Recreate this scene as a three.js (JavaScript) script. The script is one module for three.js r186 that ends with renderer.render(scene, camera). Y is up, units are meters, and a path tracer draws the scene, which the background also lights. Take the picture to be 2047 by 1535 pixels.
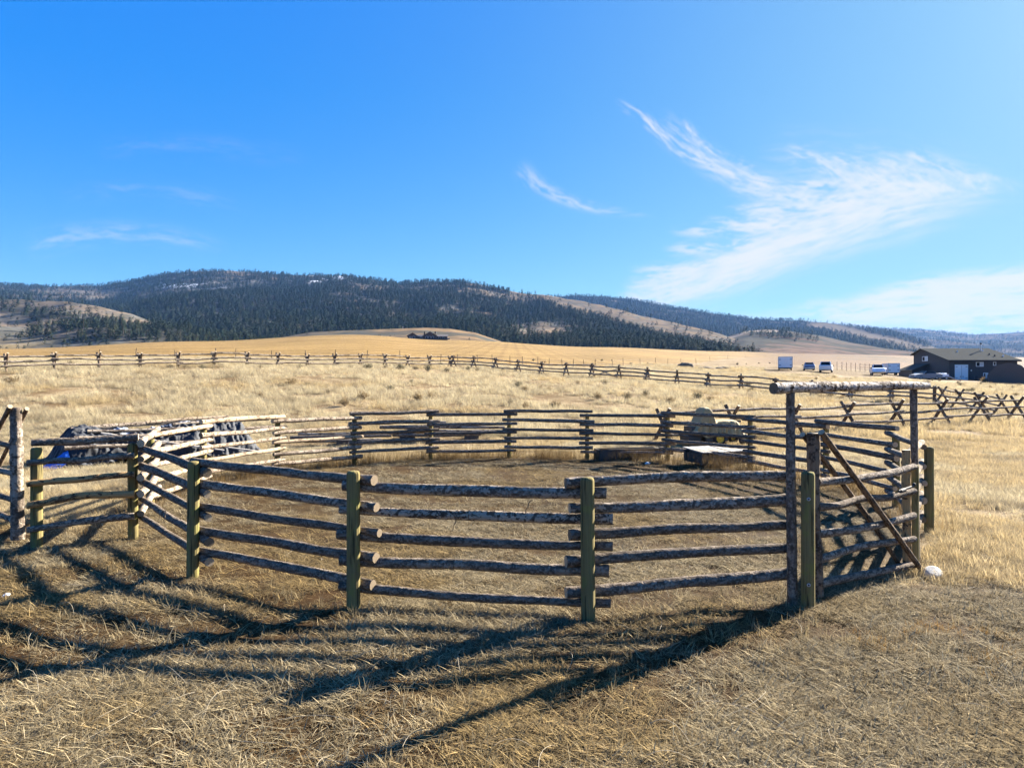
import * as THREE from 'three';
import { mergeGeometries } from 'three/addons/utils/BufferGeometryUtils.js';

// ------------------------------------------------------------------ camera, sky, sun, exposure
const scene = new THREE.Scene();
const FOC = 1365, CX = 1023.5, CY = 767.5, EYE = 2.44;      // lens of the photograph (pixels) and eye height (m)
const camera = new THREE.PerspectiveCamera(2 * Math.atan(CY / FOC) * 180 / Math.PI, 1024 / 767, 0.1, 20000);
camera.position.set(0, EYE, 0);
camera.lookAt(0, EYE, -10);
const renderer = new THREE.WebGLRenderer();
renderer.toneMapping = THREE.LinearToneMapping;
renderer.toneMappingExposure = 6.2;
renderer.shadowMap.enabled = true;
const SUN_EL = 25 * Math.PI / 180;
const SUN = new THREE.Vector3(0.794 * Math.cos(SUN_EL), Math.sin(SUN_EL), -0.608 * Math.cos(SUN_EL)).normalize();
const sun = new THREE.DirectionalLight(new THREE.Color(1.0, 0.935, 0.82), 5.0);
sun.position.copy(SUN).multiplyScalar(120).add(new THREE.Vector3(0, 0, -18));
sun.castShadow = true;
sun.shadow.mapSize.set(4096, 4096);
Object.assign(sun.shadow.camera, { left: -60, right: 60, top: 60, bottom: -60, near: 1, far: 320 });
scene.add(sun, sun.target);
sun.target.position.set(0, 0, -18);

// ------------------------------------------------------------------ noise
function rng(seed) { let a = seed >>> 0; return () => { a = (a + 0x6D2B79F5) | 0; let t = Math.imul(a ^ (a >>> 15), 1 | a); t = (t + Math.imul(t ^ (t >>> 7), 61 | t)) ^ t; return ((t ^ (t >>> 14)) >>> 0) / 4294967296; }; }
const hash2 = (x, y) => { let h = (Math.imul(x, 374761393) + Math.imul(y, 668265263)) | 0; h = Math.imul(h ^ (h >>> 13), 1274126177); return ((h ^ (h >>> 16)) >>> 0) / 4294967296; };
function vnoise(x, y, px = 0, py = 0) {
  let x0 = Math.floor(x), y0 = Math.floor(y); const fx = x - x0, fy = y - y0;
  let x1 = x0 + 1, y1 = y0 + 1;
  if (px) { x0 = ((x0 % px) + px) % px; x1 = ((x1 % px) + px) % px; }
  if (py) { y0 = ((y0 % py) + py) % py; y1 = ((y1 % py) + py) % py; }
  const u = fx * fx * (3 - 2 * fx), v = fy * fy * (3 - 2 * fy);
  const a = hash2(x0, y0), b = hash2(x1, y0), c = hash2(x0, y1), d = hash2(x1, y1);
  return a + (b - a) * u + (c - a) * v + (a - b - c + d) * u * v;
}
function fbm(x, y, oct = 4, px = 0, py = 0) { let s = 0, a = 0.5, n = 0; for (let i = 0; i < oct; i++) { s += a * vnoise(x + i * 17.31 * (px ? 0 : 1), y, px, py); n += a; a *= 0.5; x *= 2; y *= 2; px *= 2; py *= 2; } return s / n; }
const clamp = (x, a = 0, b = 1) => Math.min(b, Math.max(a, x));
const sstep = (a, b, x) => { const t = clamp((x - a) / (b - a)); return t * t * (3 - 2 * t); };
const mix = (a, b, t) => a + (b - a) * t;
const mix3 = (a, b, t) => [mix(a[0], b[0], t), mix(a[1], b[1], t), mix(a[2], b[2], t)];

// ------------------------------------------------------------------ sky: clear autumn air, cirrus
{
  const W = 4096, H = 2048, data = new Float32Array(W * H * 4), cloud = new Float32Array(W * H);
  // s, t: horizontal and vertical tangents from due north (-z); all cirrus lies on the northern half of the sky
  const toST = (px, py) => [(px - CX) / FOC, (CY - py) / FOC];
  function strand(pts, w0, w1, dens, seed, fibre = 1, soft = 0) {
    const curve = new THREE.CatmullRomCurve3(pts.map(([a, b]) => { const [s, t] = toST(a, b); return new THREE.Vector3(s, t, 0); }));
    const N = 60, P = curve.getPoints(N), wmax = Math.max(w0, w1) / FOC * 2.6;
    let s0 = 1e9, s1 = -1e9, t0 = 1e9, t1 = -1e9; for (const p of P) { s0 = Math.min(s0, p.x); s1 = Math.max(s1, p.x); t0 = Math.min(t0, p.y); t1 = Math.max(t1, p.y); }
    s0 -= wmax; s1 += wmax; t0 -= wmax; t1 += wmax;
    const c0 = Math.max(0, Math.floor((Math.atan(s0) / (2 * Math.PI) + 0.25) * W)), c1 = Math.min(W - 1, Math.ceil((Math.atan(s1) / (2 * Math.PI) + 0.25) * W));
    const rmax = Math.min(H - 1, Math.ceil((Math.atan(Math.max(t1, 0.001)) / Math.PI + 0.5) * H)), rmin = Math.max(H / 2, Math.floor((Math.atan(Math.max(t0, 0) * 0.7) / Math.PI + 0.5) * H));
    for (let c = c0; c <= c1; c++) {
      const az = ((c + 0.5) / W - 0.25) * 2 * Math.PI, s = Math.tan(az), ca = Math.cos(az);
      for (let r = rmin; r <= rmax; r++) {
        const el = ((r + 0.5) / H - 0.5) * Math.PI, t = Math.tan(el) / ca;
        if (t < t0 || t > t1 || s < s0 || s > s1) continue;
        let best = 1e9, bi = 0, bd = 0;
        for (let i = 0; i < N; i++) {
          const ax = P[i].x, ay = P[i].y, dx = P[i + 1].x - ax, dy = P[i + 1].y - ay, L2 = dx * dx + dy * dy;
          const k = clamp(((s - ax) * dx + (t - ay) * dy) / L2), ex = s - ax - dx * k, ey = t - ay - dy * k, d2 = ex * ex + ey * ey;
          if (d2 < best) { best = d2; bi = i + k; bd = Math.sign(dx * ey - dy * ex); }
        }
        const along = bi / N, d = Math.sqrt(best) * bd * FOC, w = mix(w0, w1, along);
        const env = Math.exp(-Math.pow(Math.abs(d) / w, 2) * 1.6) * sstep(0, 0.16, along) * (1 - sstep(0.72, 1, along));
        if (env < 0.01) continue;
        const warp = (fbm(s * 16 + seed, t * 16, 3) - 0.5) * 26;
        const f = fbm(along * 5 + seed * 3.1, (d + warp) / 9 + seed, 4), f2 = fbm(along * 22 + seed, (d + warp * 0.6) / 3.2, 3), lump = fbm(s * 22 + seed * 7, t * 30, 4);
        const v = env * dens * mix(1, sstep(0.36, 0.70, f * 0.58 + f2 * 0.42) * 1.9, fibre) * (0.35 + 1.2 * lump);
        cloud[r * W + c] += v;
      }
    }
  }
  // two fine hooked strands above the fan
  strand([[1225, 200], [1290, 240], [1360, 300], [1430, 332], [1510, 362], [1600, 384]], 11, 17, 0.85, 1);
  strand([[1362, 236], [1395, 280], [1460, 318], [1530, 340]], 9, 11, 0.55, 2);
  strand([[1300, 230], [1380, 290], [1450, 345], [1540, 372], [1640, 392]], 26, 26, 0.35, 3);
  strand([[1028, 326], [1075, 368], [1130, 398], [1200, 418], [1330, 434]], 19, 7, 0.34, 4);
  // the fan: strands that start level on the left and sweep into the spine
  const starts = [[1225, 596, 20], [1238, 572, 15], [1252, 548, 16], [1300, 536, 11], [1318, 500, 13], [1330, 462, 12], [1390, 446, 12], [1440, 420, 13], [1500, 398, 14], [1560, 372, 14]];
  starts.forEach(([x, y, w], i) => { const xe = mix(1520, 1860, i / 9), ye = mix(520, 372, i / 9), m = 0.5; strand([[x, y], [mix(x, xe, 0.3), y - (y - ye) * 0.05], [mix(x, xe, m), mix(y, ye, 0.26)], [mix(x, xe, 0.8), mix(y, ye, 0.66)], [xe + 60, ye - 6]], w, w * 1.7, 0.75, 10 + i * 1.7); });
  strand([[1240, 600], [1360, 575], [1480, 530], [1600, 482], [1720, 440], [1840, 405], [2090, 372]], 34, 40, 0.85, 31, 0.75);
  strand([[1300, 610], [1420, 570], [1560, 510], [1700, 470], [1860, 420], [2000, 395]], 50, 46, 0.42, 33, 0.6);
  [[1560, 300, 1760, 380], [1640, 312, 1840, 385], [1740, 318, 1930, 388], [1800, 305, 2000, 380], [1450, 372, 1640, 400], [1690, 345, 1900, 392]].forEach(([a, b, c, d], i) => strand([[a, b], [mix(a, c, 0.4), mix(b, d, 0.35)], [mix(a, c, 0.75), mix(b, d, 0.8)], [c, d]], 22, 18, 0.5, 40 + i * 2.3));
  strand([[1500, 330], [1700, 320], [1880, 350], [2060, 390]], 60, 50, 0.16, 55, 0.8);
  strand([[1950, 345], [2000, 362], [2060, 385]], 9, 9, 0.35, 56);
  // low bank on the right, running on past the frame
  [[1560, 640, 26, 0.5], [1620, 628, 20, 0.5], [1700, 605, 18, 0.55], [1740, 590, 20, 0.6], [1800, 576, 12, 0.5], [1820, 650, 24, 0.8]].forEach(([x, y, w, q], i) => strand([[x, y], [x + 160, y - 14], [x + 420, y - 38], [x + 800, y - 80]], w, w * 1.9, q * 2.2, 60 + i * 3.7, 1));
  strand([[1400, 655], [1800, 632], [2300, 590]], 26, 40, 0.4, 83, 0.9);
  strand([[40, 500], [160, 470], [300, 468], [470, 500]], 26, 20, 0.16, 91, 0.9);
  strand([[180, 300], [380, 290], [640, 320]], 20, 24, 0.05, 93, 0.9);
  strand([[100, 390], [300, 380], [520, 420]], 18, 24, 0.05, 94, 0.9);
  const up = new THREE.Vector3();
  for (let r = 0; r < H; r++) {
    const el = Math.max(0.0, ((r + 0.5) / H - 0.5) * Math.PI), se = Math.sin(el), ce = Math.cos(el);
    const low = Math.exp(-el / 0.30), low2 = Math.exp(-el / 0.16);
    for (let c = 0; c < W; c++) {
      const az = ((c + 0.5) / W - 0.25) * 2 * Math.PI;
      up.set(Math.sin(az) * ce, se, -Math.cos(az) * ce);
      const g = Math.acos(clamp(up.dot(SUN), -1, 1));
      const nearSun = Math.exp(-Math.pow(g / 0.56, 2)), wideSun = Math.exp(-Math.pow(g / 0.9, 2)), halo = Math.exp(-Math.pow(g / 0.2, 2));
      let R = Math.max(0, Math.min(0.5, 0.17 * Math.exp(-(el - 0.13) / 0.10)) - 0.012) + low * wideSun * 0.30, G = 0.212 + 0.28 * Math.exp(-(el - 0.13) / 0.14) + low * wideSun * 0.55, B = 0.90 + 0.05 * Math.exp(-(el - 0.13) / 0.2);
      R = Math.min(R, 0.6); G = Math.min(G, 0.84);
      R = mix(R, 0.36, nearSun * 0.9); G = mix(G, 0.69, nearSun * 0.88); B = mix(B, 0.93, nearSun * 0.8);
      R = mix(R, 0.74, low2 * wideSun * 0.7); G = mix(G, 0.87, low2 * wideSun * 0.75); B = mix(B, 0.95, low2 * wideSun * 0.6);
      R += halo * 0.3; G += halo * 0.25; B += halo * 0.16;
      const k = r * W + c, a = 1 - Math.exp(-cloud[k] * 1.2);
      const cl = 0.86 + 0.10 * nearSun;
      data[k * 4] = mix(R, Math.max(R, cl * 0.97), a); data[k * 4 + 1] = mix(G, Math.max(G, cl * 0.985), a); data[k * 4 + 2] = mix(B, Math.max(B, cl), a); data[k * 4 + 3] = 1;
    }
  }
  const sky = new THREE.DataTexture(data, W, H, THREE.RGBAFormat, THREE.FloatType);
  sky.mapping = THREE.EquirectangularReflectionMapping; sky.magFilter = THREE.LinearFilter; sky.minFilter = THREE.LinearFilter; sky.needsUpdate = true;
  scene.background = sky; scene.environment = sky;
  scene.backgroundIntensity = scene.environmentIntensity = 0.161;
}
console.log('sky done');

const merge = (list) => mergeGeometries(list.some((g) => g.index) && list.some((g) => !g.index) ? list.map((g) => (g.index ? g.toNonIndexed() : g)) : list);
// ------------------------------------------------------------------ helpers
const used = new Map();
const numbered = (n) => { const k = used.get(n) || 0; used.set(n, k + 1); return k ? n + '_' + String(k).padStart(3, '0') : n; };
const V = (x, y, d) => new THREE.Vector3(x, y, -d);                 // d: metres north of the camera
function tag(o, label, category, group, kind) { o.userData.label = label; o.userData.category = category; if (group) o.userData.group = group; if (kind) o.userData.kind = kind; return o; }
function thing(name, label, category, pos, turn = 0, group) { const o = new THREE.Group(); o.name = numbered(name); if (pos) o.position.copy(pos); o.rotation.y = turn; scene.add(o); return tag(o, label, category, group); }
function part(name, geo, mat, parent = scene) { const m = new THREE.Mesh(geo, mat); m.name = parent === scene ? numbered(name) : name; m.castShadow = m.receiveShadow = true; parent.add(m); return m; }
function struct(name, geo, mat) { const m = part(name, geo, mat); m.userData.kind = 'structure'; return m; }
function copyOf(o, label, pos, turn, scale, group) { const c = o.clone(); c.name = numbered(o.name.replace(/_\d+$/, '')); c.userData = { ...o.userData }; if (label) c.userData.label = label; if (group) c.userData.group = group; if (pos) c.position.copy(pos); if (turn !== undefined) c.rotation.y = turn; if (scale) c.scale.copy(scale); scene.add(c); return c; }
const lin = (r, g, b) => new THREE.Color().setRGB(r, g, b);
const std = (r, g, b, rough = 0.85, o = {}) => new THREE.MeshStandardMaterial({ color: lin(r, g, b), roughness: rough, ...o });
const enc = (x) => { x = clamp(x); return Math.round(255 * (x <= 0.0031308 ? 12.92 * x : 1.055 * Math.pow(x, 1 / 2.4) - 0.055)); };
function tex(w, h, fn, srgb = true, rx = 1, ry = 1) {
  const d = new Uint8Array(w * h * 4); let k = 0;
  for (let y = 0; y < h; y++) for (let x = 0; x < w; x++) { const c = fn(x / w, y / h); if (srgb) { d[k++] = enc(c[0]); d[k++] = enc(c[1]); d[k++] = enc(c[2]); } else { const q = Math.round(255 * clamp(c)); d[k++] = q; d[k++] = q; d[k++] = q; } d[k++] = 255; }
  return asTex(d, w, h, srgb, rx, ry);
}
function asTex(d, w, h, srgb, rx = 1, ry = 1) { const t = new THREE.DataTexture(d, w, h, THREE.RGBAFormat); t.magFilter = THREE.LinearFilter; t.minFilter = THREE.LinearMipmapLinearFilter; t.generateMipmaps = true; t.wrapS = t.wrapT = THREE.RepeatWrapping; t.repeat.set(rx, ry); if (srgb) t.colorSpace = THREE.SRGBColorSpace; t.needsUpdate = true; return t; }

// bark: u once round the log, v along it (one tile is 1.5 m)
function barkLook(peel, seed, wood, barkC, fine = 0, w = 256, h = 1024) {
  const mask = new Float32Array(w * h), hgt = new Float32Array(w * h);
  const col = tex(w, h, (u, v) => {
    const big = fbm(u * 3 + seed * 3, v * 6 + seed, 4, 3, 6), fl = fbm(u * 22 + seed, v * 90, 3, 22, 90), pl = fbm(u * 13, v * 18 + seed, 4, 13, 18);
    const m = sstep(-0.07, 0.07, big * mix(0.38, 0.14, fine) + pl * mix(0.36, 0.38, fine) + fl * mix(0.26, 0.48, fine) - (1 - peel) * 0.34 - 0.335);
    const grain = fbm(u * 40, v * 6 + seed, 3, 40, 6), k = Math.round(v * h) * w + Math.round(u * w);
    const crack = sstep(0.38, 0.52, pl) * 0.45 + 0.55, fleck = sstep(0.60, 0.72, fl);
    let b = [barkC[0] * (0.6 + 0.8 * fl) * crack, barkC[1] * (0.6 + 0.8 * fl) * crack, barkC[2] * (0.6 + 0.8 * fl) * crack];
    b = mix3(b, [0.25, 0.215, 0.18], fleck * 0.5);
    let q = [wood[0] * (0.7 + 0.6 * grain), wood[1] * (0.7 + 0.6 * grain), wood[2] * (0.7 + 0.6 * grain)];
    const knots = sstep(0.70, 0.76, fbm(u * 5 + 9, v * 26 + seed, 2, 5, 26)); q = mix3(q, [0.05, 0.035, 0.025], knots * 0.85);
    if (k < w * h) { hgt[k] = mix(0.35 + 0.5 * pl * crack + 0.2 * fl, 0.22 + grain * 0.1, m); }
    return mix3(b, q, m);
  });
  const bump = tex(w, h, (u, v) => { const k = Math.min(w * h - 1, Math.round(v * h) * w + Math.round(u * w)); return hgt[k]; }, false);
  return new THREE.MeshPhysicalMaterial({ map: col, bumpMap: bump, bumpScale: 0.012, roughness: 1, specularIntensity: 0.15 });
}
const M = {};
M.bark = barkLook(0.40, 1.3, [0.245, 0.195, 0.148], [0.165, 0.128, 0.097], 0.3);
M.bark2 = barkLook(0.52, 5.7, [0.30, 0.245, 0.19], [0.17, 0.132, 0.10], 0.3);
M.darkbark = barkLook(0.30, 9.1, [0.20, 0.16, 0.122], [0.145, 0.112, 0.085]);
M.peeled = barkLook(0.86, 3.9, [0.33, 0.25, 0.17], [0.13, 0.092, 0.062]);
M.pale = barkLook(0.66, 7.2, [0.34, 0.27, 0.20], [0.12, 0.087, 0.064], 0.8);
M.orange = barkLook(0.9, 2.2, [0.36, 0.225, 0.10], [0.14, 0.09, 0.055]);
M.buck = barkLook(0.6, 4.4, [0.19, 0.135, 0.09], [0.10, 0.072, 0.052]);
M.greyrail = barkLook(0.7, 8.4, [0.30, 0.245, 0.185], [0.12, 0.09, 0.07]);
M.beam = barkLook(0.64, 11.2, [0.50, 0.43, 0.355], [0.11, 0.08, 0.06], 1);
const ringTex = tex(256, 256, (u, v) => { const x = u - 0.5, y = v - 0.5, r = Math.hypot(x, y), a = Math.atan2(y, x); const q = 0.5 + 0.5 * Math.sin((r + 0.02 * fbm(a * 1.5 + 9, r * 6, 3)) * 110), c = sstep(0.62, 0.7, fbm(a * 4 + 20, r * 2, 3)); const n = 0.7 + 0.5 * fbm(u * 30, v * 30, 3); return [(0.36 + 0.1 * q) * n * (1 - 0.5 * c), (0.27 + 0.08 * q) * n * (1 - 0.55 * c), (0.17 + 0.055 * q) * n * (1 - 0.6 * c)]; });
M.cut = new THREE.MeshStandardMaterial({ map: ringTex, roughness: 0.9 });
M.cutgrey = new THREE.MeshStandardMaterial({ map: ringTex, color: lin(0.42, 0.40, 0.38), roughness: 0.95 });
// pressure-treated post: olive, vertical grain, checks, mossy blotches
const postTex = tex(256, 1024, (u, v) => { const g = fbm(u * 48, v * 5, 4, 48, 5), b = fbm(u * 4 + 3, v * 8, 4, 4, 8), ck = sstep(0.66, 0.72, fbm(u * 26 + 7, v * 3, 3, 26, 3)), moss = sstep(0.52, 0.68, fbm(u * 6, v * 18 + 5, 4, 6, 18)); let c = [0.19 * (0.6 + 0.8 * g), 0.150 * (0.6 + 0.8 * g), 0.058 * (0.6 + 0.8 * g)]; c = mix3(c, [0.135, 0.108, 0.058], b * 0.7); c = mix3(c, [0.175, 0.18, 0.04], moss * 0.35); return mix3(c, [0.03, 0.027, 0.015], ck * 0.8); });
const postBump = tex(256, 512, (u, v) => fbm(u * 48, v * 5, 4, 48, 5) * (1 - 0.8 * sstep(0.66, 0.72, fbm(u * 26 + 7, v * 3, 3, 26, 3))), false);
M.post = new THREE.MeshPhysicalMaterial({ map: postTex, bumpMap: postBump, bumpScale: 0.006, roughness: 0.95, specularIntensity: 0.2 });
M.steel = std(0.42, 0.43, 0.45, 0.45, { metalness: 0.8 });
M.iron = std(0.03, 0.03, 0.032, 0.8, { metalness: 0.2 });

// a log: irregular tapered tube with bark relief; returns geometry and its two end faces
function logGeo(p0, p1, r0, r1, o = {}) {
  const { seg = 40, rad = 14, bend = 0.02, rough = 0.06, seed = 1 } = o;
  const axis = p1.clone().sub(p0), L = axis.length(); axis.normalize();
  const side = new THREE.Vector3(0, 1, 0); if (Math.abs(axis.y) > 0.9) side.set(1, 0, 0);
  const e1 = side.clone().cross(axis).normalize(), e2 = axis.clone().cross(e1).normalize();
  const R = rng(seed * 977 + 13), b1 = (R() - 0.5) * 2 * bend, b2 = (R() - 0.5) * 2 * bend, b3 = (R() - 0.5) * bend, off = R() * 50;
  const pos = [], uv = [], idx = [], grid = [];
  for (let i = 0; i <= seg; i++) {
    const t = i / seg, s = t * L, c = p0.clone().addScaledVector(axis, s).addScaledVector(e1, b1 * Math.sin(Math.PI * t) + b3 * Math.sin(2.3 * Math.PI * t + off) * Math.sin(Math.PI * t)).addScaledVector(e2, b2 * Math.sin(Math.PI * t) + b3 * Math.sin(3.1 * Math.PI * t) * Math.sin(Math.PI * t));
    const rr = mix(r0, r1, t) * (1 + 0.24 * (fbm(s * 2.6 + off, 3.3, 3) - 0.5));
    for (let j = 0; j <= rad; j++) {
      const a = (j % rad) / rad * Math.PI * 2, q = rr * (1 + rough * (fbm((j % rad) * 0.9 + off, s * 26, 2) - 0.5) * 2 + 0.05 * Math.sin(a * 2 + off));
      const p = c.clone().addScaledVector(e1, Math.cos(a) * q).addScaledVector(e2, Math.sin(a) * q);
      grid.push(p); pos.push(p.x, p.y, p.z); uv.push(j / rad, s / 1.5 + off);
    }
    grid[i * (rad + 1)].c = c;
  }
  const w = rad + 1;
  for (let i = 0; i < seg; i++) for (let j = 0; j < rad; j++) { const a = i * w + j; idx.push(a, a + 1, a + w, a + 1, a + w + 1, a + w); }
  const nor = new Float32Array(pos.length), d1 = new THREE.Vector3(), d2 = new THREE.Vector3();
  for (let i = 0; i <= seg; i++) for (let j = 0; j <= rad; j++) { const jj = j % rad; d1.subVectors(grid[i * w + (jj + 1) % rad], grid[i * w + (jj + rad - 1) % rad]); d2.subVectors(grid[Math.min(seg, i + 1) * w + jj], grid[Math.max(0, i - 1) * w + jj]); d1.cross(d2).normalize(); nor.set([d1.x, d1.y, d1.z], (i * w + j) * 3); }
  const g = new THREE.BufferGeometry();
  g.setAttribute('position', new THREE.Float32BufferAttribute(pos, 3)); g.setAttribute('normal', new THREE.BufferAttribute(nor, 3)); g.setAttribute('uv', new THREE.Float32BufferAttribute(uv, 2)); g.setIndex(idx);
  const cap = (i, flip) => {
    const P = [], U = [], I = [], c = grid[i * w].c; P.push(c.x, c.y, c.z); U.push(0.5, 0.5);
    for (let j = 0; j < rad; j++) { const p = grid[i * w + j], a = j / rad * Math.PI * 2; P.push(p.x, p.y, p.z); U.push(0.5 + 0.45 * Math.cos(a), 0.5 + 0.45 * Math.sin(a)); const n = 1 + j, m = 1 + (j + 1) % rad; flip ? I.push(0, m, n) : I.push(0, n, m); }
    const q = new THREE.BufferGeometry(); q.setAttribute('position', new THREE.Float32BufferAttribute(P, 3)); q.setAttribute('uv', new THREE.Float32BufferAttribute(U, 2)); q.setIndex(I); q.computeVertexNormals(); return q;
  };
  return { geo: g, a: cap(0, true), b: cap(seg, false) };
}
let logSeed = 1;
// a log as a part with its sawn ends as sub-parts
function log(name, p0, p1, r0, r1, mat, parent, o = {}) {
  const L = logGeo(p0, p1, r0, r1, { seed: logSeed++, ...o });
  if (o.plain) { return part(name, merge([L.geo, L.a, L.b]), mat, parent); }
  const m = part(name, L.geo, mat, parent);
  part('cut_end', L.a, o.cut || M.cutgrey, m); part('cut_end', L.b, o.cut || M.cut, m);
  return m;
}
function lathePost(r, h, o = {}) {                                    // turned post with a chamfered head
  const p = [[r * 1.02, 0], [r, h * 0.3], [r * 0.985, h * 0.7], [r * 0.98, h - 0.035], [r * 0.93, h - 0.018], [r * 0.80, h - 0.004], [r * 0.45, h + 0.002], [0.0001, h + 0.004]].map(([a, b]) => new THREE.Vector2(a, b));
  const g = new THREE.LatheGeometry(p, 28);
  const q = g.attributes.position, u = g.attributes.uv;
  for (let i = 0; i < q.count; i++) { u.setXY(i, u.getX(i), q.getY(i) / 1.5 + (o.v || 0)); const a = u.getX(i) * 6.283, k = 1 + 0.018 * Math.sin(a * 3 + (o.v || 0) * 9); q.setX(i, q.getX(i) * k); q.setZ(i, q.getZ(i) * k); }
  g.computeVertexNormals(); return g;
}
const box = (w, h, d, x = 0, y = 0, z = 0) => new THREE.BoxGeometry(w, h, d).translate(x, y, z);

// ------------------------------------------------------------------ lie of the land
// bearings (pixel columns of the survey photograph) x distances north; heights in metres, given above D = 45 as sight lines
const COLS = [-400, 0, 400, 700, 900, 1200, 1450, 1600, 1750, 1872, 2047, 2500];
const DIST = [22, 30, 40, 52, 62, 75, 120, 200, 350, 430, 700];
const SIGHT = [
  [0, 0.9, 2.2, 735, 728, 722, 711, 704, 699, 698, 712], [0, 0.9, 2.2, 735, 728, 722, 711, 704, 699, 698, 712], [0, 0.7, 1.9, 740, 729, 721, 706, 694, 684, 683, 700],
  [0, 0.6, 1.7, 752, 737, 726, 704, 686, 672, 670, 690], [0, 0.5, 1.4, 763, 748, 734, 714, 697, 683, 680, 690], [0, 0.35, 1.05, 775, 760, 748, 729, 710, 697, 694, 700],
  [0, 0.25, 0.7, 788, 775, 762, 739, 722, 711, 708, 706], [0, 0.2, 0.55, 797, 783, 768, 741, 729, 719, 716, 710], [0, 0.2, 0.55, 802, 788, 775, 750, 738, 727, 722, 712],
  [0, 0.2, 0.5, 806, 792, 780, 758, 747, 735, 729, 715], [0, 0.1, 0.4, 812, 798, 786, 764, 752, 738, 731, 716], [0, 0.1, 0.4, 812, 798, 786, 764, 752, 738, 731, 716]];
const HT = SIGHT.map((row) => row.map((y, i) => (i < 3 ? y : EYE - (y - CY) * DIST[i] / FOC)));
function colHeight(c, D) {
  const h = HT[c]; if (D <= DIST[0]) return 0; const n = DIST.length; if (D >= DIST[n - 1]) return h[n - 1] - Math.min(12, (D - 700) * 0.01);
  let i = 0; while (D > DIST[i + 1]) i++;
  const slope = (k) => (k <= 0 ? 0 : k >= n - 1 ? 0 : (h[k + 1] - h[k - 1]) / (DIST[k + 1] - DIST[k - 1]));
  const L = DIST[i + 1] - DIST[i], t = (D - DIST[i]) / L, t2 = t * t, t3 = t2 * t;
  return (2 * t3 - 3 * t2 + 1) * h[i] + (t3 - 2 * t2 + t) * L * slope(i) + (-2 * t3 + 3 * t2) * h[i + 1] + (t3 - t2) * L * slope(i + 1);
}
function ground(X, D) {
  let e = 0;
  if (D > 22) {
    const px = clamp(CX + FOC * X / D, -399, 2499); let c = 0; while (px > COLS[c + 1]) c++;
    const t = (px - COLS[c]) / (COLS[c + 1] - COLS[c]), s = t * t * (3 - 2 * t);
    e = mix(colHeight(c, D), colHeight(c + 1, D), s);
    e += (fbm(X / 9 + 40, D / 9 + 40, 3) - 0.5) * 0.28 * sstep(24, 45, D) * (1 - 0.5 * sstep(60, 120, D));
  }
  const near = 1 - sstep(30, 60, Math.hypot(X, D));
  e += near * ((fbm(X * 0.9 + 11, D * 0.9 + 7, 3) - 0.5) * 0.07 + (fbm(X * 4 + 3, D * 4, 2) - 0.5) * 0.022);
  e -= 0.09 * Math.exp(-((X - 5.3) ** 2 + (D - 8.9) ** 2) / 1.1);
  return e;
}
const PEN = [0.1, 14.9, 7.6];
const penDist = (X, D) => Math.hypot(X - PEN[0], D - PEN[1]) - PEN[2];
// where cattle and feet have trampled the turf short (1) and where the dry bunch grass stands (0)
function trampled(X, D) {
  const n = (fbm(X * 0.7 + 5, D * 0.7 + 9, 3) - 0.5) * 1.6, p = penDist(X, D);
  const front = 1 - sstep(-0.6, 0.6, D - (8.6 + (X < -2 ? 3.4 : 0) + (X > 5.2 ? -0.55 * (X - 5.2) : 0)) + n);
  const inside = 1 - sstep(-0.5, 0.7, p + 0.35 + n * 0.35);
  return clamp(Math.max(front, inside));
}
const hayStart = (px) => (px < 900 ? 88 : px < 1200 ? mix(88, 108, (px - 900) / 300) : px < 1400 ? mix(108, 170, (px - 1200) / 200) : px < 1560 ? mix(170, 420, (px - 1400) / 160) : 1e6);
function groundColour(X, D) {
  const px = D > 1 ? CX + FOC * X / D : CX, n = fbm(X * 0.35, D * 0.35, 4), n2 = fbm(X * 1.7 + 30, D * 1.7, 3);
  let c = mix3([0.95, 0.89, 0.77], [1.6, 1.5, 1.3], n2);                     // pale bunch-grass country
  c = mix3(c, [0.55, 0.44, 0.30], sstep(0.5, 0.68, n) * 0.6);
  const tr = trampled(X, D);
  let t = mix3([0.24, 0.185, 0.115], [0.38, 0.30, 0.195], n2); t = mix3(t, [0.25, 0.175, 0.095], sstep(0.46, 0.66, n) * 0.75);
  c = mix3(c, t, tr);
  if (D > 20) {
    const hs = hayStart(px), hay = sstep(hs - 4, hs + 4, D + (n - 0.5) * 10);
    const st = fbm(X / 26, D / 5, 4), h = mix3([1.48, 1.23, 0.70], [1.02, 0.83, 0.45], sstep(0.35, 0.68, st));
    c = mix3(c, h, hay);
    const plain = sstep(130, 230, D) * sstep(1440, 1600, px);
    c = mix3(c, mix3([0.66, 0.50, 0.39], [0.42, 0.35, 0.29], sstep(0.42, 0.62, fbm(X / 60, D / 60, 4))), plain);
    const yard = sstep(108, 116, D) * (1 - sstep(150, 175, D)) * sstep(1510, 1560, px);
    c = mix3(c, mix3([0.48, 0.38, 0.22], [0.64, 0.53, 0.36], n2), yard * 0.8);
  }
  return [c[0] * 0.48, c[1] * 0.485, c[2] * 0.50];
}
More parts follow.
